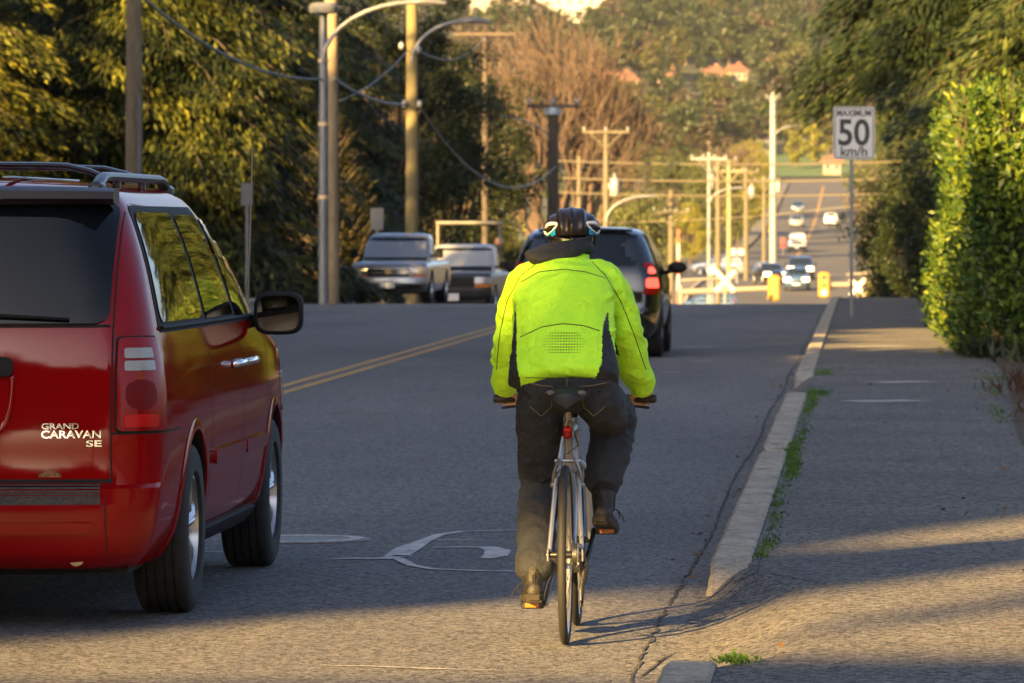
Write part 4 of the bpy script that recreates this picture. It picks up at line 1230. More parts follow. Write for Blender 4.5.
M_black = mat('black_trim', (.010, .010, .011), .7, spec=.2)
M_under = mat('underbody', (.006, .006, .006), .9)
M_tyre = mat('tyre_rubber', (.018, .0175, .017), .8, 0, .25, 20, .2, 200)
M_rim = mat('rim_alloy', (.55, .55, .55), .3, .9)
M_chrome = mat('chrome', (.8, .8, .8), .12, 1.0)
M_glass = mat('tinted_glass', (.004, .006, .008), .03, 0, spec=.3)
M_glass_blue = mat('windscreen', (.008, .012, .017), .03, 0, spec=.35)
M_glass_side = mat('side_glass', (.003, .004, .005), .02, 0, spec=.7)
M_redpaint = mat('dark_red_paint', (.21, .001, .002), .5, .0, coat=.65, crough=.06, spec=.0)
M_redlens = mat('red_lens', (.22, .002, .002), .15, 0, spec=.35)
M_redlens_b = mat('bright_red_lens', (.42, .008, .006), .2, 0, spec=.3)
M_clear = mat('clear_lens', (.30, .29, .28), .2, .2, coat=.4)
M_blackpaint = mat('black_paint', (.006, .0065, .008), .12, .0, coat=1.0, spec=.6)
M_silver = mat('silver_paint', (.26, .27, .285), .3, .5, coat=.8)
M_white_p = mat('white_paint', (.48, .49, .50), .3, 0, coat=.8)
M_bluepaint = mat('blue_paint', (.05, .09, .16), .25, .3, coat=.8)
M_amber = mat('amber_lens', (.40, .12, .012), .2, coat=1)
M_stop = mat('lit_stop_lamp', (.8, .02, .02), .3, emit=(1, .06, .035), estr=.55)
M_head = mat('lit_headlamp', (1, .9, .6), .3, emit=(1, .72, .32), estr=.9)
M_plate = mat('number_plate', (.5, .51, .53), .4)

def wheel(parent, x, y, z, r, wd, spokes=5, face=1, low=False, loc=None):
    """tyre and rim as sub-parts; face = +1 outer side towards +x"""
    n = 24 if low else 64
    w = empty('wheel', (x, y, z)); w.parent = parent
    h = wd / 2; ri = r * .635
    mb = MB()
    sg = face
    prof = [(ri, -h * .8), (ri + .015, -h), (r - .04, -h * 1.02), (r - .012, -h * .9), (r, -h * .75)]
    if low: prof += [(r, h * .75)]
    else:
        for g in (-.5, -.17, .17, .5):
            prof += [(r, h * (g - .045)), (r - .008, h * (g - .035)), (r - .008, h * (g + .035)), (r, h * (g + .045))]
        prof += [(r, h * .75)]
    prof += [(r - .012, h * .9), (r - .04, h * 1.02), (ri + .015, h), (ri, h * .8)]
    mb.lathe(prof, 'X', n=n, closed=True)
    if not low:
        me = mb.mesh('tyre', sharp=40, fix=True)
        link('tyre', me, M_tyre, w)
        mb = MB()
    else: mb.build('tyre', M_tyre, w); mb = MB()
    o = h * .55 * sg
    # barrel and lip
    mb.lathe([(ri + .002, -h * .75 * sg), (ri + .002, h * .85 * sg), (ri - .015, h * .88 * sg), (ri - .022, h * .6 * sg), (ri - .03, -h * .75 * sg)], 'X', n=n, closed=True)
    mb.lathe([(.0001, o + .0 * sg), (.07, o), (.075, o - .05 * sg), (.0001, o - .05 * sg)], 'X', n=16)
    for k in range(spokes):
        a = 2 * math.pi * k / spokes + .3
        for q in ((-.16, .16) if not low else (0,)):
            c, s_ = math.cos(a + q * .55), math.sin(a + q * .55); c2, s2 = math.cos(a + q), math.sin(a + q)
            p0 = V((o - .012 * sg, .04 * c, .04 * s_)); p1 = V((o + .012 * sg, ri * .55 * c, ri * .55 * s_)); p2 = V((o + .0 * sg, (ri - .012) * c2, (ri - .012) * s2))
            mb.tube([p0, p1, p2], [.026, .022, .022] if not low else .04, 6)
    mb.build('rim', M_rim, w)
    mb = MB(); mb.lathe([(.0001, o - .06 * sg), (ri * .8, o - .06 * sg), (ri * .8, o - .08 * sg), (.0001, o - .08 * sg)], 'X', n=24)
    mb.build('brake_disc', mat('brake_disc', (.05, .045, .04), .5, .8) if 'brake_disc' not in bpy.data.materials else bpy.data.materials['brake_disc'], w)
    return w

# ================================================= the red minivan
def make_minivan():
    t = empty('minivan', (-3.73, 21.78, 0), 0, 'dark red minivan with roof rack seen from behind, beside the cyclist', 'minivan')
    #        z     yr    yf    w    rr   rf
    rows = [(.24, .14, 4.92, .86, .22, .40), (.30, .05, 5.02, .91, .22, .42), (.38, .015, 5.08, .945, .22, .45), (.50, .0, 5.10, .965, .22, .45), (.56, .0, 5.10, .972, .22, .45), (.575, .045, 5.10, .974, .20, .45),
            (.80, .055, 5.06, .978, .19, .45), (1.0, .07, 4.95, .968, .18, .42), (1.10, .085, 4.55, .95, .18, .40), (1.17, .10, 4.02, .935, .18, .34), (1.30, .145, 3.78, .905, .18, .30), (1.45, .205, 3.45, .865, .19, .28), (1.58, .262, 3.12, .82, .20, .28),
            (1.66, .30, 2.92, .785, .22, .28), (1.71, .335, 2.80, .745, .26, .28), (1.745, .40, 2.66, .68, .30, .30), (1.77, .58, 2.5, .55, .30, .3), (1.782, .9, 2.2, .36, .2, .2)]
    sh = Shell(rows, bow=.07, bowf=.2, side=.035)
    me = sh.body(60).mesh('body', fix=True)
    wy0, wy1, wr = 1.12, 4.2, .348
    spots = [(s, y, wr) for s in (-1, 1) for y in (wy0, wy1)]
    me = cut_wheels(me, spots, .405, .60, 1.2)
    link('body', me, [M_redpaint, M_under], t)
    uy = lambda y: (lambda z: sh.uy(y, z)); ux = lambda x: (lambda z: sh.ux(x, z))
    for s in (-1, 1):
        for y in (wy0, wy1): wheel(t, s * .862, y, wr, wr, .222, 5, s)
        # arch lips
        for y in (wy0, wy1):
            mb = MB(); rws = []
            for k in range(33):
                a = R(-12 + 204 * k / 32); row = []
                for rr_, of in ((.405, -.012), (.407, .008), (.425, .011), (.452, .002)):
                    yy = y + rr_ * math.cos(a); zz = max(.245, wr + rr_ * math.sin(a)); u = sh.uy(yy, zz)
                    row.append(sh.P(u, zz, s) + sh.N(u, zz, s) * of)
                rws.append(row)
            mb.grid(rws); mb.build('wheel_arch', M_redpaint, t)
    # rear glass, tailgate lines, step pad
    mb = MB()
    for s in (1, -1): sh.patch(mb, 1.205, 1.672, lambda z: 0.0, ux(.752), .011, 14, 12, s, rad=.05, rim=True)
    mb.build('tailgate_window', M_glass, t)
    mb = MB()                      # black gap around the tailgate
    for s in (1, -1):
        sh.patch(mb, .60, 1.69, lambda z: sh.ux(.768, z), lambda z: sh.ux(.768, z) + .007, .0025, 1, 26, s, rim=False)
        sh.patch(mb, .582, .598, lambda z: 0.0, lambda z: sh.ux(.768, z) + .011, .0025, 12, 1, s, rim=False)
        sh.patch(mb, 1.192, 1.2035, lambda z: 0.0, ux(.76), .0025, 12, 1, s, rim=False)
    mb.build('tailgate_gap', M_under, t)
    # licence plate recess (half of it is inside the frame): pressed edge and handle
    mb = MB()
    for s in (1, -1): sh.patch(mb, 1.0, 1.075, lambda z: 0.0, ux(.388), .02, 8, 4, s, rad=.025)
    mb.build('handle_bar', M_black, t)
    mb = MB()
    for s in (1, -1):
        pts = [sh.P(sh.ux(x, z), z, s) + V((0, -.004, 0)) for x, z in ((.386, 1.0), (.385, .94), (.372, .86), (.335, .79), (.22, .74), (0, .73))]
        mb.limb(pts, [.013] * 6, [.007] * 6, n=8)
    mb.build('plate_recess_edge', M_redpaint, t)
    mb = MB(); mb.box((0, .03, .86), (.34, .012, .17), bev=.004); mb.build('number_plate', M_plate, t)
    # bumper step pad
    mb = MB()
    for s in (1, -1):
        for k in range(5):
            z0 = .530 + k * .009
            sh.patch(mb, z0, z0 + .006, lambda z: 0.0, ux(.735), .0045 + .0009 * k, 10, 1, s, rim=False)
        sh.patch(mb, .495, .529, lambda z: 0.0, ux(.735), .004, 10, 2, s, rim=False)
    mb.build('bumper_step_pad', mat('grey_plastic', (.05, .045, .045), .6, 0, .3, 60, .6, 140), t)
    mb = MB()
    for s in (1, -1):
        sh.patch(mb, .385, .43, lambda z: 0.0, ux(.70), .014, 10, 3, s)
        sh.patch(mb, .47, .50, lambda z: 0.0, ux(.735), .010, 10, 3, s)
    mb.build('bumper', M_redpaint, t)
    mb = MB()
    for s in (1, -1):
        mb = MB()
        sh.patch(mb, .30, .575, lambda z: sh.ux(.752, z), lambda z: sh.ux(.752, z) + .005, .002, 1, 8, s, rim=False)
        # line between bumper wrap and quarter panel
        sh.patch(mb, .772, .78, lambda z: sh.ux(.775, z), lambda z: sh.uy(.70, z), .002, 14, 1, s, rim=False)
        mb.build('bumper_gap', M_under, t)
    # tail lamps wrap the corner
    for s in (1, -1):
        L = empty('tail_lamp'); L.parent = t
        uL = lambda z: sh.ux(.79, z); uR = lambda z: sh.uy(.255, z)
        mb = MB(); sh.patch(mb, .778, 1.157, lambda z: uL(z) - .008, lambda z: uR(z) + .008, .004, 16, 14, s, rad=.02); mb.build('seam', M_under, L)
        mb = MB(); sh.patch(mb, .785, 1.15, uL, uR, .012, 16, 14, s, rad=.02); mb.build('lens', M_redlens, L)
        sub = lambda a, b: ((lambda z: uL(z) + (uR(z) - uL(z)) * a), (lambda z: uL(z) + (uR(z) - uL(z)) * b))
        a, b = sub(.10, .66)
        mb = MB(); sh.patch(mb, 1.02, 1.058, a, b, .017, 8, 3, s, rad=.008); sh.patch(mb, 1.068, 1.108, a, b, .017, 8, 3, s, rad=.008); mb.build('clear_segment', M_clear, L)
        mb = MB(); sh.patch(mb, .80, .85, a, b, .017, 8, 3, s, rad=.01); mb.build('reflector', M_redlens_b, L)
        mb = MB(); a2, b2 = sub(.12, .64); sh.patch(mb, .87, .985, a2, b2, .0145, 10, 6, s, rad=.05); mb.build('inner_lens', mat('deep_red_lens', (.12, .0012, .0015), .4, spec=.2) if s == 1 else bpy.data.materials['deep_red_lens'], L)
    # side glass; dark trim behind it
    def band(name, ya0, ya1, yb0, yb1, z0, z1, off, m, s, rad=.03, zz0=None):
        mb = MB()
        f0 = lambda z: sh.uy(ya0 + (ya1 - ya0) * (z - z0) / (z1 - z0), z); f1 = lambda z: sh.uy(yb0 + (yb1 - yb0) * (z - z0) / (z1 - z0), z)
        sh.patch(mb, z0, z1, f0, f1, off, 12, 12, s, rad=rad); return mb.build(name, m, t)
    for s in (1, -1):
        band('window_surround', .36, .52, 3.90, 2.98, 1.165, 1.672, .003, M_black, s, .04)
        band('side_window', .42, .56, 1.70, 1.62, 1.205, 1.645, .008, M_glass_side, s, .06)
        band('side_window', 1.80, 1.72, 2.80, 2.48, 1.20, 1.635, .008, M_glass_side, s, .03)
        band('side_window', 2.92, 2.62, 3.74, 3.00, 1.19, 1.62, .008, M_glass_side, s, .03)
        mb = MB(); rows_ = []
        for yy in np.linspace(.40, 3.9, 30):
            zz = 1.183; u = sh.uy(yy, zz); p = sh.P(u, zz, s); n = sh.N(u, zz, s); rows_.append(p + n * .01)
        mb.tube(rows_, .009, 6); mb.build('belt_trim', M_chrome if False else M_black, t)
        # door gaps
        mb = MB()
        for (y0, y1, za, zb) in ((1.66, 1.70, .33, 1.17), (2.86, 2.88, .30, 1.17), (3.92, 3.86, .62, 1.17)):
            g = lambda z, y0=y0, y1=y1, za=za, zb=zb: sh.uy(y0 + (y1 - y0) * (z - za) / (zb - za), z)
            sh.patch(mb, za, zb, g, lambda z, g=g: g(z) + .008, .002, 1, 20, s, rim=False)
        sh.patch(mb, .325, .335, uy(1.6), uy(3.75), .002, 20, 1, s, rim=False)
        mb.build('door_gap', M_under, t)
        for (y0, y1) in ((1.72, 2.84), (2.90, 3.74)):
            mb = MB(); sh.patch(mb, .585, .645, uy(y0), uy(y1), .016, 14, 4, s, rad=.02); mb.build('side_moulding', M_redpaint, t)
        mb = MB(); sh.patch(mb, .245, .315, uy(1.56), uy(3.76), .018, 14, 4, s, rad=.02); mb.build('sill', M_black, t)
        for y0 in (2.60, 3.02):
            u = sh.uy(y0, .985); p = sh.P(u, .985, s); n = sh.N(u, .985, s)
            mb = MB(); q = [p + V((0, d, dz)) + n * o for d, o, dz in ((-.12, .004, 0), (-.10, .035, .004), (0, .045, .006), (.10, .035, .004), (.12, .004, 0))]
            mb.limb(q, [.016] * 5, [.014] * 5, ref=(0, 0, 1), n=10); mb.build('door_handle', M_chrome, t)
        # mirror
        mr = MB(); p = sh.P(sh.uy(3.55, 1.15), 1.15, s)
        c = p + V((s * .135, -.02, .05))
        rws = []
        for yy, k in ((-.075, .90), (-.065, 1.0), (-.02, 1.0), (.05, .85), (.10, .5), (.115, .2)):
            row = []
            for q in range(24):
                a = 2 * math.pi * q / 24; ca, sa = math.cos(a), math.sin(a)
                e = .55; row.append(c + V((.112 * k * abs(ca) ** e * (1 if ca > 0 else -1), yy, .098 * k * abs(sa) ** e * (1 if sa > 0 else -1) - .006)))
            rws.append(row)
        mr.grid(rws, closed_u=True); mr.f.append(tuple(range(23, -1, -1))); mr.m.append(0); mr.f.append(tuple(120 + k for k in range(24))); mr.m.append(0)
        mr.limb([p + V((-s * .03, .02, .0)), p + V((s * .08, .02, .02)), c + V((-s * .02, .03, -.06))], [.03, .028, .03], [.05, .045, .05], ref=(0, 0, 1), n=10)
        mo = mr.build('mirror', M_black, t)
        mb = MB(); row = []
        for q in range(24):
            a = 2 * math.pi * q / 24; ca, sa = math.cos(a), math.sin(a); e = .55
            row.append(c + V((.094 * abs(ca) ** e * (1 if ca > 0 else -1), -.0775, .080 * abs(sa) ** e * (1 if sa > 0 else -1) - .006)))
        mb.add(row, [tuple(range(24))]); mb.build('mirror_glass', mat('mirror_glass', (.10, .10, .11), .03, 1.0) if 'mirror_glass' not in bpy.data.materials else bpy.data.materials['mirror_glass'], mo)
        # roof rails
        mb = MB(); zr = 1.80
        pts = []
        for yy in np.linspace(.50, 2.75, 14):
            k = (yy - .50) / 2.25; lift = min(1, k / .10, (1 - k) / .10) ** .6
            pts.append((s * (.655 - .02 * abs(k - .5)), yy, 1.738 + .055 * lift))
        mb.limb(pts, [.026] * 14, [.02] * 14, n=10, sub=2, ref=(1, 0, 0))
        for yy in (.52, 2.73): mb.box((s * .65, yy, 1.745), (.06, .14, .05), bev=.015)
        for yy in (1.1, 1.9): mb.box((s * .65, yy, 1.765), (.03, .05, .06), bev=.01)
        mb.build('roof_rail', M_rack, t)
    for yy in (.95, 2.05):
        mb = MB(); pts = [(x, yy, 1.842 - .03 * (abs(x) / .64) ** 6 - .03 * max(0, abs(x) - .5) / .14) for x in np.linspace(-.655, .655, 15)]
        mb.limb(pts, [.03] * 15, [.013] * 15, ref=(0, 1, 0), n=8, sub=1); mb.build('roof_crossbar', M_rack, t)
    mb = MB()
    for s in (-1, 1): mb.box((s * .30, 1.4, 1.787), (.03, 2.0, .012), bev=.004)
    mb.build('roof_rib', mat('roof_rib', (.3, .3, .31), .3, .6), t)
    # spoiler lip
    mb = MB(); rws = []
    for x in np.linspace(-.755, .755, 25):
        k = 1 - (abs(x) / .755) ** 4; y0 = .30 - .07 * (1 - (x / .8) ** 2)
        rws.append([(x, y0 + .10, 1.742 + .01 * k), (x, y0 - .02, 1.742 + .008 * k), (x, y0 - .075, 1.728 + .004 * k), (x, y0 - .085, 1.70), (x, y0 - .05, 1.682), (x, y0 + .02, 1.676), (x, y0 + .10, 1.68)])
    mb.grid(rws); n = 7
    mb.f.append(tuple(range(n))); mb.m.append(0); mb.f.append(tuple(24 * n + k for k in range(n))); mb.m.append(0)
    mb.build('spoiler', mat('dark_spoiler', (.014, .008, .010), .4, 0, spec=.3), t)
    # wiper
    mb = MB(); z = 1.235
    pts = [sh.P(sh.ux(abs(x), zz), zz, 1 if x >= 0 else -1) + V((0, -.022, 0)) for x, zz in ((-.12, 1.225), (.1, 1.245), (.35, 1.238), (.60, 1.225))]
    mb.limb(pts, [.010, .010, .008, .006], [.012] * 4, ref=(0, 0, 1), n=8); mb.tube([pts[0] + V((0, .03, -.01)), pts[0]], .03, 10)
    mb.build('wiper', M_black, t)
    # badge lettering
    mb = MB()
    yb = lambda x, z: sh.P(sh.ux(x, z), z).y - .003
    for body, x, z, w_, h_ in (('GRAND', .575, .806, .145, .024), ('CARAVAN', .617, .774, .232, .031), ('SE', .706, .738, .06, .026)):
        tm = text_fit(body, w_, h_, .003, .02)
        for v in tm.vertices: v.co.y *= 1.0
        vs = [V((v.co.x + x, 0, v.co.z + z)) + V((0, sh.P(sh.ux(v.co.x + x, v.co.z + z), v.co.z + z).y - .004 + v.co.y, 0)) for v in tm.vertices]
        mb.add(vs, [tuple(q.vertices) for q in tm.polygons])
    mb.build('lettering', M_chrome, t, smooth=False)
    # rust bloom above the step
    mb = MB(); row = []
    for k in range(14):
        a = math.pi * k / 13; row.append((.535 + .045 * math.cos(a), .606 + .028 * math.sin(a) * (1 + .2 * math.sin(5 * a))))
    mb.add([sh.P(sh.ux(x, z), z) + V((0, -.0025, 0)) for x, z in row], [tuple(range(14))])
    mb.build('rust_patch', mat('rust', (.20, .09, .035), .9, 0, .5, 60, .5, 100), t)
    # antenna, exhaust, underbody, stain
    mb = MB(); mb.tube([(.86, 3.95, 1.06), (.885, 3.93, 1.5), (.90, 3.90, 1.95)], [.006, .004, .003], 6); mb.build('antenna', mat('antenna_steel', (.35, .33, .3), .3, .8), t)
    mb = MB(); mb.box((0, 2.5, .26), (1.6, 4.4, .10)); mb.box((0, 1.12, .33), (1.45, .12, .12)); mb.box((0, .6, .27), (1.2, .5, .14), bev=.05); mb.build('underbody', M_under, t, smooth=False)
    mb = MB(); mb.tube([(.63, .06, .285), (.63, .7, .29)], [.032, .032], 14); mb.build('exhaust', mat('exhaust_steel', (.25, .2, .13), .45, .8), t)
    # windscreen and headlamps
    mb = MB()
    for s in (1, -1): sh.patch(mb, 1.19, 1.64, lambda z: sh.uxf(.74, z), lambda z: sh.outline(z)[2][-1], .004, 10, 8, s)
    mb.build('windscreen', M_glass_blue, t)
    for s in (1, -1):
        mb = MB(); sh.patch(mb, .72, .90, lambda z: sh.uy(4.55, z), lambda z: sh.uxf(.45, z), .008, 12, 5, s, rad=.03); mb.build('headlamp', M_clear, t)
    return t
M_rack = mat('rack_grey', (.06, .06, .065), .35, .5)
make_minivan()

# ================================================= a hatchback or estate with its details, either end
def make_car(t, rows, paint, L, ww, wr, wy, glassy, tail=M_redlens, head=M_clear, low=True, bow=.06, bowf=.18, gl=M_glass, rg=(1.12, 1.48, .60), ws=(1.0, 1.42, .62), sidew=(), lamp=(.74, 1.15, .66, .30), hl=(.66, .82, .40, .45), chrome=None):
    sh = Shell(rows, bow=bow, bowf=bowf, side=.04)
    me = sh.body(30).mesh('body', fix=True)
    me = cut_wheels(me, [(s, y, wr) for s in (-1, 1) for y in wy], wr + .05, ww - .32, ww + .3)
    link('body', me, [paint, M_under], t)
    for s in (-1, 1):
        for y in wy: wheel(t, s * (ww - .10), y, wr, wr, .2, 5, s, low)
    end = lambda z: sh.outline(z)[2][-1]
    mb = MB()
    for s in (1, -1): sh.patch(mb, rg[0], rg[1], lambda z: 0.0, lambda z: sh.ux(rg[2], z), .004, 8, 6, s, rad=.04)
    mb.build('rear_window', gl, t)
    mb = MB()
    for s in (1, -1): sh.patch(mb, ws[0], ws[1], lambda z: sh.uxf(ws[2], z), end, .004, 8, 6, s, rad=.0)
    mb.build('windscreen', M_glass_blue, t)
    for s in (1, -1):
        for (a0, a1, b0, b1, z0, z1) in sidew:
            mb = MB(); f0 = lambda z: sh.uy(a0 + (a1 - a0) * (z - z0) / (z1 - z0), z); f1 = lambda z: sh.uy(b0 + (b1 - b0) * (z - z0) / (z1 - z0), z)
            sh.patch(mb, z0, z1, f0, f1, .005, 8, 6, s, rad=.03); mb.build('side_window', gl, t)
        mb = MB(); sh.patch(mb, lamp[0], lamp[1], lambda z: sh.ux(lamp[2], z), lambda z: sh.uy(lamp[3], z), .008, 8, 6, s, rad=.03); mb.build('tail_lamp', tail, t)
        mb = MB(); sh.patch(mb, hl[0], hl[1], lambda z: sh.uy(L - hl[3], z), lambda z: sh.uxf(hl[2], z), .012, 8, 4, s, rad=.03); mb.build('headlamp', head, t)
        p = sh.P(sh.uy(L * .66, 1.0), 1.0, s); c = p + V((s * .13, 0, .06))
        mb = MB(); mb.ell(c, (.12, .07, .075), 12, 8); mb.limb([p, c], [.03, .03], n=8); mb.build('mirror', M_black, t)
    mb = MB()
    for s in (1, -1): sh.patch(mb, .50, .64, lambda z: sh.uxf(.38, z), end, .006, 6, 3, s, rad=.02)
    mb.build('grille', M_black, t)
    mb = MB()
    for s in (1, -1): sh.patch(mb, .36, .47, lambda z: sh.uxf(.25, z), end, .012, 6, 2, s)
    mb.build('number_plate', M_plate, t)
    mb = MB(); mb.box((0, L / 2, .25), (ww * 1.7, L * .86, .1)); mb.build('underbody', M_under, t, smooth=False)
    if chrome:
        mb = MB()
        for s in (1, -1): sh.patch(mb, chrome[0], chrome[1], lambda z: 0.0, lambda z: sh.ux(chrome[2], z), .014, 8, 2, s)
        mb.build('tailgate_strip', M_chrome, t)
    return sh

SUV = [(.24, .10, 4.30, .80, .2, .4), (.34, .02, 4.42, .87, .22, .45), (.55, .0, 4.45, .90, .22, .45), (.60, .03, 4.45, .905, .2, .45), (.80, .05, 4.38, .91, .2, .45), (.92, .065, 4.22, .90, .2, .42), (1.0, .08, 3.75, .885, .2, .4), (1.06, .10, 3.35, .865, .2, .35),
       (1.25, .22, 3.02, .80, .2, .3), (1.40, .32, 2.72, .735, .22, .3), (1.48, .39, 2.5, .69, .24, .3), (1.53, .47, 2.3, .62, .3, .3), (1.555, .65, 2.1, .48, .3, .3), (1.565, .95, 1.8, .28, .2, .2)]
t = empty('black_hatchback', (-3.33, 66.0, float(hz(66))), 0, 'black hatchback with a lit red brake lamp driving ahead of the cyclist', 'car')
sh = make_car(t, SUV, M_blackpaint, 4.45, .905, .33, (.85, 3.50), None, tail=M_redlens, low=False, rg=(1.10, 1.47, .62), ws=(1.08, 1.47, .62),
         sidew=((.42, .62, 1.55, 1.50, 1.07, 1.46), (1.62, 1.57, 2.55, 2.1, 1.07, 1.46), (2.62, 2.18, 3.15, 2.58, 1.07, 1.42)), lamp=(.76, 1.14, .70, .36), chrome=(.955, .985, .42), gl=M_glass_blue)
for s in (1, -1):
    mb = MB()
    sh.patch(mb, .84, .955, lambda z: sh.ux(.735, z), lambda z: sh.uy(.20, z), .016, 8, 5, s, rad=.03)
    sh.patch(mb, 1.01, 1.085, lambda z: sh.ux(.76, z), lambda z: sh.uy(.20, z), .016, 6, 4, s, rad=.025)
    mb.build('brake_lamp', M_stop, t)
mb = MB(); mb.box((0, -.03, .80), (.32, .012, .16)); mb.build('rear_number_plate', M_plate, t)
mb = MB(); mb.limb([(-.55, .41, 1.525), (0, .36, 1.54), (.55, .41, 1.525)], [.05] * 3, [.02] * 3, ref=(0, 1, 0), n=8); mb.build('spoiler', M_blackpaint, t)
mb = MB(); mb.box((0, .0, .33), (1.5, .05, .12), bev=.02); mb.build('bumper_insert', M_black, t)

# ================================================= the two parked pickups, fronts to the camera
def make_pickup(name, loc, rz, label, paint, cabp, L, w, roof, bumper_m, grille_bar, lampm, sc=1.0):
    t = empty(name, loc, rz, label, 'pickup truck', 'pickup trucks parked at the far kerb')
    h = roof
    hood = .60 * h
    rows = [(.30, .06, L - .12, w * .94, .1, .22), (.40, .02, L - .02, w * .97, .1, .22), (.60, .0, L, w, .1, .22), (.80, .0, L, w, .1, .22), (hood - .08, .02, L - .04, w * .985, .1, .2), (hood - .02, .03, L - .12, w * .96, .1, .2), (hood + .005, .06, L - .25, w * .90, .1, .2)]
    sh = Shell(rows, bow=.02, bowf=.10, side=.03)
    me = sh.body(20).mesh('body', fix=True)
    wr = .36; wy = (1.0, L - .95)
    me = cut_wheels(me, [(s, y, wr) for s in (-1, 1) for y in wy], wr + .06, w - .32, w + .3)
    link('body', me, [paint, M_under], t)
    for s in (-1, 1):
        for y in wy: wheel(t, s * (w - .11), y, wr, wr, .22, 5, s, True)
    c0, c1 = L * .42, L * .72
    rows = [(hood - .05, c0, c1 + .12, w * .93, .12, .2), (hood + .1, c0 + .01, c1, w * .89, .12, .2), (h - .12, c0 + .06, c1 - .46, w * .79, .14, .2), (h - .05, c0 + .09, c1 - .56, w * .75, .16, .2), (h - .01, c0 + .16, c1 - .68, w * .64, .18, .2), (h, c0 + .3, c1 - .8, w * .45, .1, .1)]
    cb = Shell(rows, bow=.02, bowf=.12, side=.01)
    link('cab', cb.body(16).mesh('cab', fix=True), cabp, t)
    end = lambda z: cb.outline(z)[2][-1]
    mb = MB()
    for s in (1, -1): cb.patch(mb, hood + .03, h - .10, lambda z: cb.uxf(cb.g[2](z) * .90, z), end, .006, 8, 6, s, rad=.03)
    mb.build('windscreen', M_glass_blue, t)
    for s in (1, -1):
        mb = MB(); f0 = lambda z: cb.uy(c0 + .25, z); f1 = lambda z: cb.uy(c1 - .12 - .46 * (z - hood) / (h - hood), z)
        cb.patch(mb, hood + .06, h - .13, f0, f1, .005, 8, 6, s, rad=.03); mb.build('side_window', M_glass, t)
        p = cb.P(cb.uy(c1 - .2, hood + .12), hood + .12, s); q = p + V((s * .2, 0, .06))
        mb = MB(); mb.box(q, (.17, .09, .2), bev=.03); mb.limb([p, q], [.03, .03], n=8); mb.build('mirror', M_black, t)
        e2 = lambda z: sh.outline(z)[2][-1]
        mb = MB(); sh.patch(mb, hood - .27, hood - .11, lambda z: sh.uy(L - .25, z), lambda z: sh.uxf(w * .56, z), .012, 8, 4, s, rad=.02); mb.build('headlamp', lampm, t)
        mb = MB(); sh.patch(mb, hood - .36, hood - .285, lambda z: sh.uy(L - .22, z), lambda z: sh.uxf(w * .56, z), .012, 8, 3, s, rad=.01); mb.build('turn_signal', M_amber, t)
    mb = MB()
    e2 = lambda z: sh.outline(z)[2][-1]
    for s in (1, -1): sh.patch(mb, hood - .36, hood - .10, lambda z: sh.uxf(w * .54, z), e2, .006, 6, 4, s)
    mb.build('grille', M_black, t)
    if grille_bar:
        mb = MB()
        for s in (1, -1): sh.patch(mb, hood - .27, hood - .17, lambda z: sh.uxf(w * .54, z), e2, .016, 6, 2, s)
        mb.build('grille_bar', M_chrome, t)
        mb = MB(); y = L + .035
        mb.prism([(-.10, hood - .25), (-.03, hood - .25), (-.02, hood - .275), (.03, hood - .275), (.04, hood - .24), (.11, hood - .2), (.03, hood - .19), (.02, hood - .165), (-.03, hood - .165), (-.04, hood - .2)], y - .05, y - .0)
        mb.build('emblem', mat('gold_emblem', (.7, .5, .15), .3, .6), t)
    mb = MB()
    rws = []
    for x in np.linspace(-w * 1.0, w * 1.0, 17):
        y = L + .10 - .16 * (abs(x) / w) ** 3
        rws.append([(x, y - .25, .62), (x, y - .02, .62), (x, y, .59), (x, y, .47), (x, y - .03, .44), (x, y - .25, .44)])
    mb.grid(rws); mb.build('bumper', bumper_m, t)
    mb = MB(); mb.box((0, L + .115, .46), (.32, .015, .18), bev=.003); mb.build('number_plate', M_plate, t)
    mb = MB(); mb.box((0, L - .12, .34), (w * 1.7, .2, .2), bev=.03); mb.box((0, L / 2, .33), (w * 1.5, L * .9, .14)); mb.build('air_dam', M_under, t)
    return t, L, w, h, c0
PI = math.pi
M_pick2 = mat('grey_white_paint', (.30, .31, .325), .3, .2, coat=.8)
t, *_ = make_pickup('pickup_truck', (at(400, 300, 123).x, 127.0, float(hz(123))), PI + R(-2.5), 'silver pickup truck with a chrome grille bar parked facing the camera', M_silver, M_silver, 4.7, .86, 1.58, M_silver, True, M_clear)
t, L, w, h, c0 = make_pickup('pickup_truck', (at(464, 300, 139).x, 144.5, float(hz(141))), PI + R(-3), 'white pickup with its front coloured dark as in shade and a steel headache rack, parked behind the silver pickup', mat('shaded_front_paint', (.012, .012, .015), .4, coat=.3), M_pick2, 5.4, .97, 1.78, M_black, False, M_clear)  # dark body colour stands in for a front lying in shade
mb = MB(); y = c0 - .12
for s in (-1, 1): mb.tube([(s * .80, y, 1.0), (s * .80, y, 2.32)], .045, 8)
mb.tube([(-.845, y, 2.32), (.845, y, 2.32)], .05, 8)
mb.build('headache_rack', mat('galvanised', (.16, .15, .13), .5, .5), t)
mb = MB(); mb.lathe([(.10, 0), (.10, .1), (.07, .17), (.0001, .18)], 'Z', (-.78, y + .3, h - .02), 12); mb.build('beacon', M_amber, t)

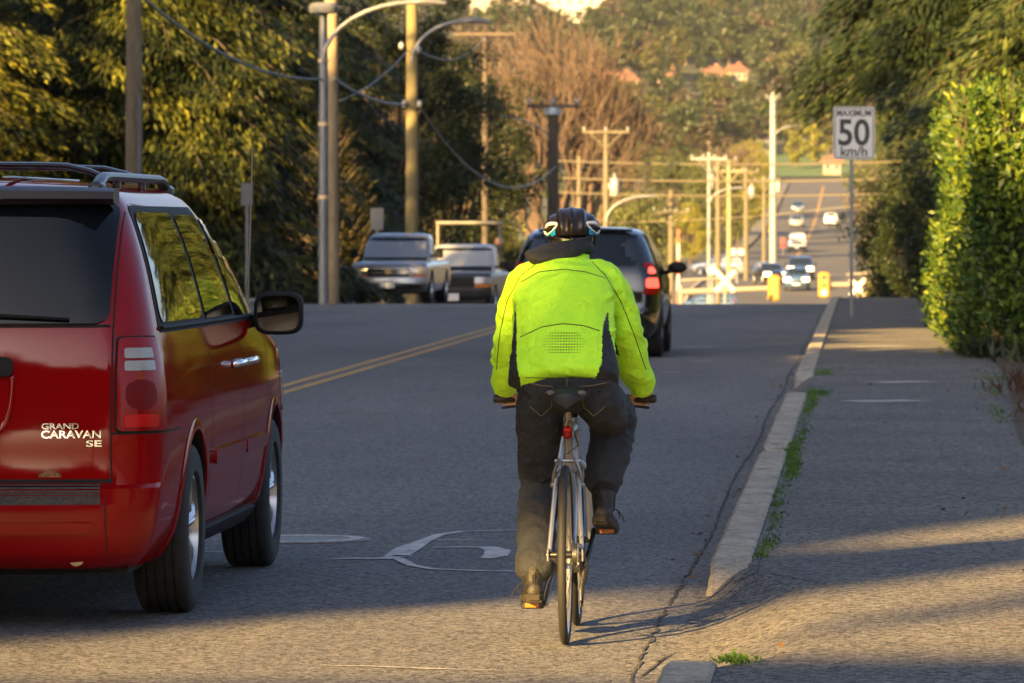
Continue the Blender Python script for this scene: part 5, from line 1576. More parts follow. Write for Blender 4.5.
# ================================================= far cars
def far_car(px, py, d, rz, paint, label, head=None, sc=1.0, group='cars on the far side of the dip', x=None):
    p = at(px, py, d); z = float(hz(d))
    t = empty('car', (p.x, d, z), rz, label, 'car', group)
    make_car(t, SUV, paint, 4.45, .905, .33, (.85, 3.50), None, head=head or M_clear, rg=(1.10, 1.47, .62), ws=(1.08, 1.47, .62),
             sidew=((.42, .62, 1.55, 1.50, 1.07, 1.46), (1.62, 1.57, 3.1, 2.5, 1.07, 1.46)), lamp=(.76, 1.14, .70, .36), hl=(.60, .86, .42, .5))
    t.scale = (sc, sc, sc)
    return t
far_car(797, 286, 392, PI, M_bluepaint, 'dark blue oncoming car with lit headlamps just beyond the crest', M_head)
far_car(801, 272, 425, PI, M_blackpaint, 'dark oncoming car with lit headlamps behind the dark blue one', M_head, 1.12)
far_car(763, 272, 408, PI + .25, M_blackpaint, 'dark car with lit headlamps waiting left of the oncoming pair', M_head)
far_car(831, 230, 712, 0, M_white_p, 'small white car climbing the far hill on the right hand lane')
far_car(797, 225, 700, PI, M_silver, 'pale car coming down the far hill in tree shade')
far_car(798, 213, 770, PI, M_bluepaint, 'blue car coming down the far hill behind the pale one')
far_car(680, 293, 345, PI / 2 + .4, M_bluepaint, 'blue car crossing in the dip just right of the black hatchback')
far_car(738, 297, 365, PI / 2, M_bluepaint, 'dark blue car crossing in the dip below the crossing sign')
far_car(745, 266, 440, PI / 2, M_silver, 'pale car parked left of the far road by the poles')
t, *_ = make_pickup('pickup_truck', (at(797, 250, 560).x, 565, float(hz(560))), PI, 'white van-like pickup truck on the far road above the oncoming cars', M_white_p, M_white_p, 5.2, .95, 1.95, M_black, False, M_clear)
t['group'] = 'cars on the far side of the dip'
# ------------------------------------------------------------------ bicycle and rider
BX, BY = -1.135, 21.1
M_frame = mat('frame_silver', (.28, .285, .29), .3, .6, coat=.6)
M_framew = mat('frame_pale', (.42, .45, .48), .3, .2, coat=.6)
M_btyre = mat('bicycle_tyre', (.008, .008, .008), .75)
M_steel = mat('worn_steel', (.28, .27, .25), .35, .9)
M_dark = mat('dark_anodised', (.02, .02, .021), .35, .4)
M_jacket = None
def bike():
    t = empty('bicycle', (BX, BY, 0), R(.6), 'silver hybrid bicycle with thin tyres ridden by the person in the lime jacket', 'bicycle')
    r = .342; bb = V((0, .42, .272)); ra = V((0, 0, r)); fa = V((0, 1.03, r))
    st = V((0, .245, .83)); ht = V((0, .80, .80)); hb = V((0, .835, .66))
    mb = MB()
    mb.tube([bb, st], [.017, .016], 14); mb.tube([bb, hb], [.021, .020], 14, 1); mb.tube([st + V((0, .01, -.06)), ht], [.016, .017], 14, 1)
    mb.tube([hb + V((0, .012, -.05)), ht + V((0, -.01, .04))], [.021, .021], 14, 1)
    for s in (-1, 1):
        mb.tube([st + V((s * .018, -.005, -.05)), V((s * .045, .14, .60)), V((s * .062, .01, r + .01))], [.010, .0095, .009], 10)
        mb.tube([bb + V((s * .025, -.03, 0)), V((s * .045, .27, .30)), V((s * .064, .01, r))], [.011, .011, .009], 10)
        mb.box((s * .066, .0, r), (.008, .05, .05), bev=.003)
    mb.tube([V((-.05, .205, .69)), V((.05, .205, .69))], .008, 8); mb.tube([V((-.04, .33, .30)), V((.04, .33, .30))], .008, 8)
    mb.tube([bb + V((-.038, 0, 0)), bb + V((.038, 0, 0))], .024, 16)
    mb.build('frame', [M_frame, M_framew], t)
    mb = MB()
    mb.tube([V((0, .82, .70)), V((0, .84, .655))], .02, 12)
    for s in (-1, 1): mb.tube([V((s * .02, .84, .66)), V((s * .052, .85, .63)), V((s * .055, .93, .47)), V((s * .055, 1.03, r))], [.012, .015, .013, .010], 10)
    mb.build('fork', M_framew, t)
    for nm, c in (('wheel', ra), ('wheel', fa)):
        w = empty('wheel', c); w.parent = t
        mb = MB(); prof = []
        for k in range(12):
            a = 2 * math.pi * k / 12; prof.append((r - .0175 + .0175 * math.sin(a), .0165 * math.cos(a)))
        mb.lathe(prof, 'X', n=72, closed=True); mb.build('tyre', M_btyre, w)
        mb = MB(); mb.lathe([(r - .030, -.011), (r - .030, .011), (r - .043, .011), (r - .049, .004), (r - .049, -.004), (r - .043, -.011)], 'X', n=72, closed=True); mb.build('rim', M_frame, w)
        mb = MB()
        for k in range(32):
            a = 2 * math.pi * k / 32; s = 1 if k % 2 else -1; b = a + (.35 if k % 4 < 2 else -.35)
            mb.tube([(s * .028, .022 * math.cos(b), .022 * math.sin(b)), (0, (r - .045) * math.cos(a), (r - .045) * math.sin(a))], .0012, 4)
        mb.build('spokes', M_steel, w)
        mb = MB(); mb.lathe([(.010, -.064), (.014, -.034), (.026, -.030), (.026, -.026), (.014, -.022), (.014, .022), (.026, .026), (.026, .030), (.014, .034), (.010, .064)], 'X', n=20); mb.build('hub', M_dark, w)
    # drivetrain
    mb = MB()
    for k in range(8): mb.lathe([(.012, .030 + k * .0042), (.052 - k * .0042, .030 + k * .0042), (.052 - k * .0042, .032 + k * .0042), (.012, .032 + k * .0042)], 'X', ra, 28, closed=True)
    mb.build('cassette', M_steel, t)
    mb = MB()
    for R_, x in ((.088, .048), (.068, .042)): mb.lathe([(R_ - .016, x), (R_, x), (R_, x + .003), (R_ - .016, x + .003)], 'X', bb, 40, closed=True)
    for k in range(5):
        a = 2 * math.pi * k / 5; mb.tube([bb + V((.05, 0, 0)), bb + V((.047, .075 * math.cos(a), .075 * math.sin(a)))], .008, 6)
    mb.build('chainring', M_dark, t)
    mb = MB(); c = []
    for k in range(13): a = R(90 - 180 * k / 12); c.append(bb + V((.05, .088 * math.cos(a), .088 * math.sin(a))))
    c += [V((.055, .24, .262)), V((.058, .04, .20)), V((.058, -.01, .15)), V((.058, -.025, .17)), V((.056, .0, .22)), V((.056, .02, .26)), V((.05, -.04, .31))]
    for k in range(5): a = R(215 - 110 * k / 4); c.append(ra + V((.048, .045 * math.cos(a), .045 * math.sin(a))))
    mb.tube(c, .0045, 6, closed=True); mb.build('chain', M_steel, t)
    mb = MB(); mb.box((.072, .02, .27), (.02, .035, .06), bev=.008); mb.tube([(.066, .01, r), (.075, .015, .29), (.062, .0, .22), (.06, -.005, .15)], [.009, .014, .010, .008], 8)
    mb.lathe([(.005, .055), (.024, .055), (.024, .060), (.005, .060)], 'X', (0, 0, .15), 16, closed=True); mb.lathe([(.005, .055), (.022, .055), (.022, .060), (.005, .060)], 'X', (0, .03, .22), 16, closed=True)
    mb.tube([(.075, -.02, .29), (.085, -.09, .31), (.07, -.06, .37), (.068, .1, .33)], .0028, 6); mb.build('derailleur', M_dark, t)
    # cranks and pedals
    PR = V((.0, .10, .135)); 
    for s, d in ((1, 1), (-1, -1)):
        e = bb + V((s * .088, d * .105, d * .137))
        mb = MB(); mb.limb([bb + V((s * .052, 0, 0)), bb + V((s * .075, d * .05, d * .065)), e], [.010] * 3, [.016, .013, .013], n=10); cr = mb.build('crank', M_frame if s < 0 else M_dark, t)
        p = e + V((s * .052, 0, 0))
        pd = empty('pedal', p); pd.parent = t
        mb = MB(); mb.tube([(-s * .05, 0, 0), (s * .045, 0, 0)], .008, 8)
        for yy in (-.036, .036): mb.box((0, yy, 0), (.085, .012, .034), bev=.004)
        for xx in (-.04, .04): mb.box((xx, 0, 0), (.012, .08, .020), bev=.004)
        mb.build('pedal_body', M_dark, pd)
        mb = MB(); mb.box((0, -.046, -.003), (.054, .010, .018), bev=.002); mb.build('reflector', M_amber, pd)
    # seat post, saddle, lamp
    mb = MB(); mb.tube([st + V((0, .01, -.02)), V((0, .205, .94))], .0135, 14, 0); mb.tube([st + V((0, .006, -.025)), st + V((0, -.004, .012))], .021, 14)
    mb.box((0, .205, .935), (.04, .05, .03), bev=.008); mb.tube([(-.021, .08, .955), (-.021, .20, .943), (-.021, .36, .955)], .0035, 6); mb.tube([(.021, .08, .955), (.021, .20, .943), (.021, .36, .955)], .0035, 6)
    mb.build('seat_post', M_steel, t)
    mb = MB(); rws = []
    for yy, hw, zt in ((.024, .006, .945), (.030, .04, .955), (.055, .070, .966), (.085, .086, .975), (.13, .08, .978), (.18, .055, .977), (.24, .033, .972), (.31, .022, .970), (.35, .018, .966), (.365, .008, .958)):
        row = []
        for k in range(16):
            a = 2 * math.pi * k / 16; row.append(V((hw * math.cos(a), yy, zt - .022 + (.022 if math.sin(a) > 0 else .028) * math.sin(a))))
        rws.append(row)
    mb.grid(rws, closed_u=True); mb.f.append(tuple(range(16))); mb.m.append(0); mb.f.append(tuple(144 + k for k in range(16))); mb.m.append(0)
    sd = mb.build('saddle', mat('saddle_vinyl', (.010, .010, .010), .6, bump=.1), t)
    M_scuff = mat('scuffed_vinyl', (.10, .085, .07), .5)
    for s in (-1, 1): mb = MB(); mb.ell((s * .06, .040, .957), (.016, .006, .010), 10, 8); mb.build('saddle_corner', M_scuff, sd)
    mb = MB(); mb.box((0, .19, .80), (.034, .03, .052), bev=.010); mb.box((0, .175, .812), (.028, .012, .02), bev=.005, m=1); mb.box((0, .21, .80), (.03, .03, .02), bev=.004, m=2)
    mb.build('tail_lamp', [M_redlens, M_redlens_b, M_dark], t)
    # cockpit
    mb = MB(); mb.tube([V((0, .80, .83)), V((0, .785, .885))], .017, 12); mb.limb([V((0, .785, .875)), V((0, .84, .90)), V((0, .885, .91))], [.016] * 3, n=10); mb.build('stem', M_dark, t)
    mb = MB(); bar = [V((s, .885 - .03 * (abs(s) / .315) ** 2, .91 - .002 * abs(s))) for s in np.linspace(-.315, .315, 13)]
    mb.tube(bar, .0125, 12); mb.build('handlebar', M_dark, t)
    for s in (-1, 1):
        mb = MB(); mb.tube([V((s * .19, .874, .91)), V((s * .315, .855, .909)), V((s * .322, .854, .909))], [.0165, .0175, .014], 14); mb.build('grip', M_dark, t)
        mb = MB(); mb.limb([V((s * .15, .90, .905)), V((s * .19, .945, .885)), V((s * .29, .945, .87))], [.006] * 3, n=8); mb.build('brake_lever', M_dark, t)
        mb = MB(); mb.limb([V((s * .055, .17, .60)), V((s * .05, .145, .645)), V((s * .03, .14, .70))], [.007] * 3, [.010] * 3, n=8); mb.box((s * .026, .145, .655), (.014, .055, .012), bev=.004)
        mb.ell((s * .055, .16, .60), (.012, .012, .012), 10, 8); mb.build('brake_arm', M_steel, t)
    mb = MB()
    mb.tube([(.15, .90, .90), (.16, 1.0, .93), (.06, 1.02, .85), (.03, .86, .78), (.03, .55, .80), (.02, .3, .8), (.04, .22, .75), (0, .14, .72)], .0025, 6)
    mb.tube([(-.15, .90, .90), (-.14, 1.02, .92), (-.02, 1.03, .83), (-.03, .86, .72), (-.03, .5, .34), (-.06, .2, .32)], .0025, 6)
    mb.build('cable', M_dark, t)
    mb = MB(); mb.limb([V((-.035, .36, .315)), V((-.09, .33, .20)), V((-.10, .32, .12))], [.006] * 3, n=8); mb.build('kickstand', M_steel, t)
    return t
bike()

M_skin = mat('skin', (.48, .25, .16), .5, 0, .12, 30, .1, 90)
M_lime = mat('lime_jacket_fabric', (.52, 1.0, .02), .7, 0, .06, 7, .8, 26)
M_jblack = mat('black_jacket_panel', (.013, .014, .015), .75, 0, .2, 9, .5, 40)
M_jeans = mat('charcoal_denim', (.015, .018, .024), .85, 0, .35, 7, .8, 24)
M_shoe = mat('worn_black_leather', (.009, .0075, .006), .6, 0, .5, 25, .4, 60)
M_sole = mat('shoe_sole', (.018, .013, .009), .85)
M_sock = mat('black_sock', (.008, .008, .008), .95)
M_seam = mat('dark_piping', (.05, .07, .02), .6)
M_helm = mat('helmet_gloss', (.012, .008, .007), .38, 0, coat=.15, spec=.35)
M_helmw = mat('helmet_white', (.70, .70, .70), .3, coat=.5)
M_helmb = mat('helmet_blue', (.015, .25, .48), .3, coat=.5)
M_hair = mat('dark_hair', (.02, .013, .010), .6, 0, .4, 80)

from mathutils import noise as NZ
def crumple(me, amp, s1, s2=None, zmax=None):
    """cloth wrinkles: ridged noise pushed along the normals"""
    co = [v.co.copy() for v in me.vertices]; no = [v.normal.copy() for v in me.vertices]
    for v, p, n in zip(me.vertices, co, no):
        q = V((p.x * s1[0], p.y * s1[1], p.z * s1[2]))
        q += V((NZ.noise(q * .6), NZ.noise(q * .6 + V((7, 1, 3))), NZ.noise(q * .6 + V((2, 9, 4))))) * .9
        a = 1 - 2 * abs(NZ.noise(q)); b = NZ.noise(q * 2.3 + V((3, 3, 3)))
        v.co = p + n * (amp * (a - .45) + amp * .35 * b)
    me.update()
def fuse(mb, vox, it=6, fac=.5):
    me = mb.mesh('tmp', fix=False)
    out = evaluated(me, ('REMESH', dict(mode='VOXEL', voxel_size=vox)), ('SMOOTH', dict(iterations=it, factor=fac)))
    out.polygons.foreach_set('use_smooth', [True] * len(out.polygons))
    return out

def rider():
    t0 = V((BX, BY, 0))
    # joints (bike coordinates)
    hipL, kneeL, ankL = V((-.110, .30, .96)), V((-.120, .47, .58)), V((-.134, .225, .248))
    hipR, kneeR, ankR = V((.112, .30, .96)), V((.162, .69, .83)), V((.130, .43, .525))
    shL, elL, wrL = V((-.172, .55, 1.375)), V((-.222, .63, 1.17)), V((-.270, .80, .955))
    shR, elR, wrR = V((.125, .55, 1.385)), V((.190, .63, 1.19)), V((.262, .80, .955))
    head = V((-.005, .70, 1.575))
    # ---- the body: one continuous skin under the clothes
    b = MB()
    b.limb([(0, .27, .98), (-.01, .30, 1.06), (-.02, .41, 1.2), (-.026, .53, 1.34), (-.026, .58, 1.40)], [.15, .15, .145, .15, .10], [.10, .10, .10, .11, .08])
    b.limb([(0, .56, 1.42), (0, .63, 1.50), (0, .69, 1.56)], [.06, .055, .06], [.06, .055, .06])
    b.limb([(0, .70, 1.49), (0, .70, 1.55), (0, .70, 1.605)], [.055, .075, .05], [.075, .095, .06], ref=(1, 0, 0))
    b.limb([(0, .785, 1.55), (0, .805, 1.53), (0, .79, 1.515)], [.012, .016, .012]); b.limb([(0, .76, 1.475), (0, .765, 1.465)], [.03, .02])
    for s in (-1, 1): b.ell((s * .078, .695, 1.555), (.010, .02, .03), 8, 6); b.ell((s * .03, .785, 1.565), (.016, .012, .012), 8, 6)
    for s, sh, el, wr in ((-1, shL, elL, wrL), (1, shR, elR, wrR)):
        b.limb([V((-.02, .55, 1.36)), sh + V((0, .01, -.015)), sh.lerp(el, .5), el, el.lerp(wr, .5), wr, wr + (V((s * .272, .86, .925)) - wr) * .8], [.06, .055, .048, .042, .038, .027, .028], [.06, .055, .048, .042, .038, .022, .02])
        hc = V((s * .272, .845, .932))
        b.limb([wr, hc, hc + V((0, .035, -.008))], [.028, .042, .038], [.022, .018, .014])
        for k, (dx, ln) in enumerate(((-.033, .92), (-.011, 1.0), (.011, .96), (.033, .8))):
            x0 = hc.x + s * dx
            q = [V((x0, .86, .93)), V((x0, .892, .932)), V((x0, .90, .906)), V((x0, .878, .886)), V((x0, .862, .889))]
            q = [q[0]] + [q[0] + (p - q[0]) * ln for p in q[1:]]
            b.limb(q, [.0095, .0095, .009, .0085, .0075], n=10, sub=3)
        th = [hc + V((-s * .03, -.02, -.002)), hc + V((-s * .05, .0, -.018)), V((hc.x - s * .045, .868, .895)), V((hc.x - s * .03, .880, .884))]
        b.limb(th, [.013, .012, .010, .008], n=10, sub=3)
    for h_, k_, a_, s in ((hipL, kneeL, ankL, -1), (hipR, kneeR, ankR, 1)):
        b.limb([h_ + V((-s * .02, -.02, .02)), h_, h_.lerp(k_, .5), k_, k_.lerp(a_, .35) + V((0, -.02, 0)), a_, a_ + V((0, .04, -.05))], [.08, .08, .065, .05, .05, .034, .034])
        b.limb([a_ + V((0, -.03, -.05)), a_ + V((0, .05, -.055)), a_ + V((0, .13, -.075))], [.03, .036, .03], [.03, .028, .018])
    bm = fuse(b, .0085, 3, .4)
    p = link('person', bm, M_skin); p.location = t0; p.rotation_euler = (0, 0, R(.6))
    tag(p, 'person in lime jacket, dark jeans and black helmet riding the bicycle away', 'person')
    # ---- jacket
    j = MB()
    j.limb([(-.016, .228, .992), (-.018, .258, 1.05), (-.022, .33, 1.15), (-.026, .42, 1.27), (-.028, .50, 1.36), (-.026, .56, 1.425)], [.214, .208, .196, .196, .188, .120], [.132, .130, .135, .135, .125, .085], n=28, cap=.25)
    j.limb([(-.022, .54, 1.41), (-.012, .60, 1.48)], [.098, .08], [.085, .075], n=20)
    for s, sh, el, wr in ((-1, shL, elL, wrL), (1, shR, elR, wrR)):
        j.limb([V((s * .06 - .02, .525, 1.375)), sh, sh.lerp(el, .35) + V((s * .018, -.012, 0)), sh.lerp(el, .7) + V((s * .02, -.012, 0)), el + V((s * .012, -.025, 0)), el.lerp(wr, .5) + V((s * .006, -.012, -.02)), wr + V((0, -.022, .022)), wr + V((s * .001, -.002, .006))],
               [.066, .070, .071, .071, .071, .066, .056, .052], [.075, .078, .078, .077, .076, .068, .057, .05], n=20)
        # gathered folds at the elbow and sleeve
        rs = random.Random(5 + s)
        ax = [sh, sh.lerp(el, .5), el, el.lerp(wr, .5), wr]
        for k in range(9):
            u = .25 + k * .07 if k < 9 else .5
            uu = u * 4; i = min(3, int(uu)); c = ax[i].lerp(ax[i + 1], uu - i) + V((s * .012, -.012, 0))
            d = (ax[i+1] - ax[i]).normalized(); n1 = d.cross(V((0, 1, 0))).normalized(); n2 = d.cross(n1)
            ring = []; a0 = rs.uniform(0, 6.28); tl = rs.uniform(-.45, .45)
            for q in range(7):
                a = a0 + q * .42; ring.append(c + (n1 * math.cos(a) + n2 * math.sin(a)) * .062 + d * (tl * .06 * (q - 3) / 3))
            j.limb(ring, [.004, .010, .013, .015, .013, .010, .004], n=8, sub=2)
    # folds across the back
    rs = random.Random(11)
    for (x0, x1, z0, z1, dp) in ((-.19, -.06, 1.06, 1.10, .012), (.19, .07, 1.05, 1.12, .012), (-.19, -.05, 1.17, 1.15, .011), (.19, .08, 1.20, 1.14, .012), (-.18, -.08, 1.30, 1.24, .012), (.17, .07, 1.33, 1.26, .012), (-.05, .08, 1.045, 1.05, .008), (-.12, .12, 1.285, 1.285, .008), (-.15, .15, 1.02, 1.02, .007)):
        pts = []
        for q in range(7):
            u = q / 6; z = z0 + (z1 - z0) * u; x = x0 + (x1 - x0) * u
            yc = np.interp(z, [1.0, 1.05, 1.15, 1.27, 1.37, 1.435], [.235, .262, .33, .42, .50, .56]); d = np.interp(z, [1.0, 1.05, 1.15, 1.27, 1.37, 1.435], [.115, .125, .135, .135, .125, .085])
            y = yc - d * math.sqrt(max(0, 1 - (x / .205) ** 2)) * .93
            pts.append(V((x, y + .006, z)))
        j.limb(pts, [.004, dp, dp * 1.3, dp * 1.4, dp * 1.3, dp, .004], n=8, sub=2)
    jm = fuse(j, .0080, 6, .5)
    crumple(jm, .0085, (6, 6, 13))
    # black side panels and hem
    idx = np.zeros(len(jm.polygons), np.int32)
    for f in jm.polygons:
        x, y, z = f.center
        if z < 1.335 and y < .60:
            xl = np.interp(z, [1.0, 1.06, 1.2, 1.335], [-.180, -.195, -.200, -.215]); xr = np.interp(z, [1.0, 1.07, 1.2, 1.335], [.107, .132, .130, .170])
            al = np.interp(z, [1.0, 1.06, 1.17, 1.25, 1.335], [-.30, -.228, -.215, -.212, -.213]); ar = np.interp(z, [1.0, 1.06, 1.19, 1.25, 1.335], [.30, .192, .158, .150, .150])
            if y < .46 and z < 1.09: al, ar = -.30, .30
            if al < x < xl or xr < x < ar: idx[f.index] = 1
    jm.polygons.foreach_set('material_index', idx)
    jo = link('jacket', jm, [M_lime, M_jblack], p)
    tree = BVHTree.FromPolygons([v.co.copy() for v in jm.vertices], [tuple(f.vertices) for f in jm.polygons])
    def hit(x, z, off=.0015):
        h, n, i, d = tree.ray_cast(V((x, -1, z)), V((0, 1, 0)))
        return h + V((0, -off, 0)) if h else None
    mb = MB()
    def seam(pts, r=.0018, n=26):
        out = []
        for k in range(n):
            u = k / (n - 1) * (len(pts) - 1); i = min(len(pts) - 2, int(u)); w = u - i
            q = hit(pts[i][0] + (pts[i+1][0] - pts[i][0]) * w, pts[i][1] + (pts[i+1][1] - pts[i][1]) * w)
            if q is not None: out.append(q)
        if len(out) > 2: mb.tube(out, r, 5)
    seam([(-.185, 1.165), (-.10, 1.205), (-.02, 1.218), (.06, 1.210), (.12, 1.19)])
    seam([(-.19, 1.375), (-.12, 1.415), (-.02, 1.425), (.06, 1.415), (.135, 1.39)])
    for s in (-1, 1):
        seam([(s * .10 - .02, 1.455), (s * .165 - .028, 1.40), (s * .222 - .028, 1.30), (s * .262 - .018, 1.17), (s * .292 - .006, 1.03)], n=40)
    seam([(-.16, 1.012), (0, 1.010), (.15, 1.012)])
    mb.build('seam_piping', M_seam, jo)
    mb = MB()
    for a in range(17):
        for c in range(8):
            x = -.098 + a * .0105; z = 1.108 + c * .0105
            if abs(a - 8) > 8 - .5 * abs(c - 3.5) * 2 + 1: continue
            q = hit(x, z, .001); rr = .0036 * (1 - .6 * (abs(a - 8) / 8) ** 1.5)
            if q is not None: mb.add([q + V((rr * math.cos(u), 0, rr * math.sin(u))) for u in np.linspace(0, 2 * PI, 7)[:-1]], [tuple(range(6))])
    mb.build('dot_print', mat('dot_print', (.03, .05, .012), .6), jo, fix=False)
    # hood folded on the shoulders and collar
    h = MB()
    h.limb([(-.160, .52, 1.486), (-.125, .488, 1.466), (-.06, .485, 1.468), (.01, .51, 1.496), (.055, .55, 1.515)], [.018, .032, .036, .030, .015], [.03, .042, .045, .042, .025], ref=(0, 0, 1))
    h.limb([(-.145, .53, 1.490), (-.08, .53, 1.50), (.02, .55, 1.515), (.06, .58, 1.515)], [.016, .026, .026, .016], [.04, .05, .05, .03], ref=(0, 0, 1))
    h.limb([(-.08, .60, 1.505), (-.06, .55, 1.50), (0, .535, 1.50), (.055, .55, 1.50), (.075, .60, 1.505)], [.022] * 5, [.018] * 5, ref=(0, 0, 1))
    hm = fuse(h, .007, 4)
    link('hood', hm, M_jblack, p)
    # cuffs
    for s, wr in ((-1, wrL), (1, wrR)):
        mb = MB(); a = wr + V((0, -.012, .012)); b_ = wr + V((s * .002, .012, -.008)); mb.limb([a, b_], [.047, .044], [.045, .040], n=16, cap=.1); mb.build('cuff', M_lime if s < 0 else M_lime, p)
    # hair
    mb = MB(); mb.ell((0, .665, 1.535), (.078, .07, .06), 16, 10); mb.build('hair', M_hair, p)
    # ---- jeans
    j = MB()
    j.limb([(-.006, .25, 1.02), (-.004, .25, .985), (0, .275, .955), (0, .30, .935)], [.185, .195, .175, .11], [.11, .118, .10, .08], n=26, cap=.2)
    for h_, k_, a_, s in ((hipL, kneeL, ankL, -1), (hipR, kneeR, ankR, 1)):
        d1 = (k_ - h_)
        if s < 0:
            pts = [h_ + V((.005, -.035, .02)), h_ + V((0, -.03, -.05)), h_.lerp(k_, .45) + V((0, -.02, 0)), k_ + V((0, .0, .02)), k_.lerp(a_, .35) + V((.0, -.015, 0)), k_.lerp(a_, .75) + V((.004, -.01, 0)), a_ + V((.004, .01, .02))]
            rx = [.080, .090, .088, .080, .077, .074, .074]
        else:
            pts = [h_ + V((-.005, -.035, .02)), h_ + V((.008, -.02, -.04)), h_.lerp(k_, .5) + V((.004, -.005, -.015)), k_ + V((0, -.01, -.005)), k_.lerp(a_, .3) + V((-.004, -.02, -.01)), k_.lerp(a_, .62) + V((-.008, -.015, 0)), k_.lerp(a_, .80) + V((-.010, -.01, .0))]
            rx = [.080, .092, .092, .088, .086, .078, .066]
        j.limb(pts, rx, [r_ * 1.02 for r_ in rx], n=22)
        rs = random.Random(21 + s); P_ = [V(q) for q in pts]
        for k in range(13):
            u = (.12 + .80 * k / 12) * (len(P_) - 1) + rs.uniform(-.1, .1); i = min(len(P_) - 2, int(u)); c = P_[i].lerp(P_[i+1], u - i)
            d = (P_[i+1] - P_[i]).normalized(); n1 = V((1, 0, 0)); n1 = (n1 - d * n1.dot(d)).normalized(); n2 = d.cross(n1)
            r_ = np.interp(u, range(len(rx)), rx) * .93; a0 = rs.choice((-.2, 1.8)) + rs.uniform(-.5, .5); tl = rs.uniform(-.6, .6); sg = 1 if n2.y < 0 else -1; ring = []
            for q in range(7):
                a = a0 + q * .33; ring.append(c + (n1 * math.cos(a) + n2 * sg * math.sin(a)) * r_ + d * (tl * .09 * (q - 3) / 3))
            w_ = rs.uniform(.008, .013)
            j.limb(ring, [.003, w_ * .7, w_, w_ * 1.1, w_, w_ * .7, .003], n=8, sub=2)
    jj = fuse(j, .008, 5, .5)
    crumple(jj, .009, (7, 7, 12))
    je = link('jeans', jj, M_jeans, p)
    tree = BVHTree.FromPolygons([v.co.copy() for v in jj.vertices], [tuple(f.vertices) for f in jj.polygons])
    mb = MB()
    seam([(0, 1.02), (.0, .97), (.0, .93)], .0022)
    for s in (-1, 1):
        seam([(s * .055, .978), (s * .10, .982), (s * .15, .992)], .0022)
        seam([(s * .055, .978), (s * .060, .90), (s * .10, .862), (s * .145, .90)], .0016)
    mb.build('stitching', mat('thread', (.16, .12, .07), .8), je)
    # ---- socks and shoes
    mb = MB(); mb.limb([kneeR.lerp(ankR, .68) + V((-.010, -.01, 0)), kneeR.lerp(ankR, .9) + V((-.004, -.006, 0)), ankR + V((0, 0, -.03))], [.055, .048, .043], [.055, .050, .045]); mb.build('sock', M_sock, p)
    mb = MB(); mb.limb([ankL + V((0, 0, .05)), ankL + V((0, 0, -.02))], [.042, .042], [.046, .046]); mb.build('sock', M_sock, p)
    for s, a_, tilt in ((-1, ankL, -4), (1, ankR, -12)):
        M = Matrix.Rotation(R(tilt), 3, 'X') @ Matrix.Rotation(R(-s * 6), 3, 'Z')
        so = empty('shoe', a_); so.parent = p; so.rotation_euler = (R(tilt), 0, R(-s * 6))
        u = MB()
        u.limb([(0, -.052, -.055), (0, -.02, -.056), (0, .05, -.060), (0, .11, -.066), (0, .165, -.072)], [.032, .037, .040, .046, .036], [.030, .034, .032, .026, .020], ref=(1, 0, 0))
        u.limb([(0, -.012, -.05), (0, -.006, -.01), (0, -.004, .035)], [.040, .040, .043], [.050, .050, .052], n=18, cap=.15)
        link('upper', fuse(u, .006, 3), M_shoe, so)
        u = MB()
        ol = [(-.033, -.07), (-.037, -.03), (-.034, .03), (-.043, .09), (-.044, .14), (-.028, .185), (0, .196), (.028, .185), (.046, .14), (.046, .09), (.036, .03), (.037, -.03), (.033, -.07), (.018, -.088), (-.018, -.088)]
        n = len(ol); vs = []
        for z, k in ((-.098, .94), (-.094, 1.0), (-.074, 1.0), (-.070, .96)): vs += [(x * k, y * k + (1-k) * .05, z + (.012 if y > .15 else 0)) for x, y in ol]
        fs = [tuple(range(n)), tuple(range(3 * n, 4 * n))] + [(r_ * n + i, r_ * n + (i + 1) % n, (r_ + 1) * n + (i + 1) % n, (r_ + 1) * n + i) for r_ in range(3) for i in range(n)]
        u.add(vs, fs); u.box((0, -.05, -.098), (.06, .06, .014), bev=.004); u.build('sole', M_sole, so)
        u = MB(); u.tube([(s * .02, .03, -.02), (s * .055, .02, -.035), (s * .075, -.005, -.06), (s * .085, -.02, -.085)], .0025, 6); u.tube([(s * .02, .03, -.02), (s * .05, .045, -.03), (s * .06, .04, -.06)], .0025, 6)
        for yy in (.02, .05, .08): u.tube([(-.03, yy, -.03 - yy * .25), (0, yy, -.018 - yy * .3), (.03, yy, -.03 - yy * .25)], .003, 6)
        u.build('laces', M_sock, so)
        u = MB(); u.box((0, -.058, -.02), (.014, .008, .05), bev=.003); u.build('heel_tab', M_sock, so)
    # ---- helmet
    he = empty('helmet', head + V((0, -.005, .0))); he.parent = p; he.rotation_euler = (R(-5), R(-1.5), R(3))
    mb = MB(); n = 96; rws = []
    for i in range(15):
        ph = R(8 + 98 * i / 14); row = []
        for k in range(n):
            a = 2 * PI * k / n
            # ribs run front to back, deep grooves between
            x, y, z = math.sin(ph) * math.cos(a), math.sin(ph) * math.sin(a), math.cos(ph)
            g = math.cos(x * 15.5) if abs(x) < .93 else 1
            r_ = 1 + .055 * (g if g > 0 else g * .8) * (1 - .6 * max(0, z - .85) / .15) * (1 if ph < R(86) else .5)
            tp = 1 - .10 * max(0, y)
            row.append(V((x * .106 * r_ * tp, y * .140 * r_, z * .094 * r_ - .004 - .02 * (1 if False else 0))))
        rws.append(row)
    mb.grid(rws, closed_u=True); mb.f.append(tuple(range(n))); mb.m.append(0)
    for i in range(1):
        mb.grid([rws[-1], [q * .86 + V((0, 0, -.004)) for q in rws[-1]], [V((q.x * .8, q.y * .8, q.z + .03)) for q in rws[-1]]], closed_u=True)
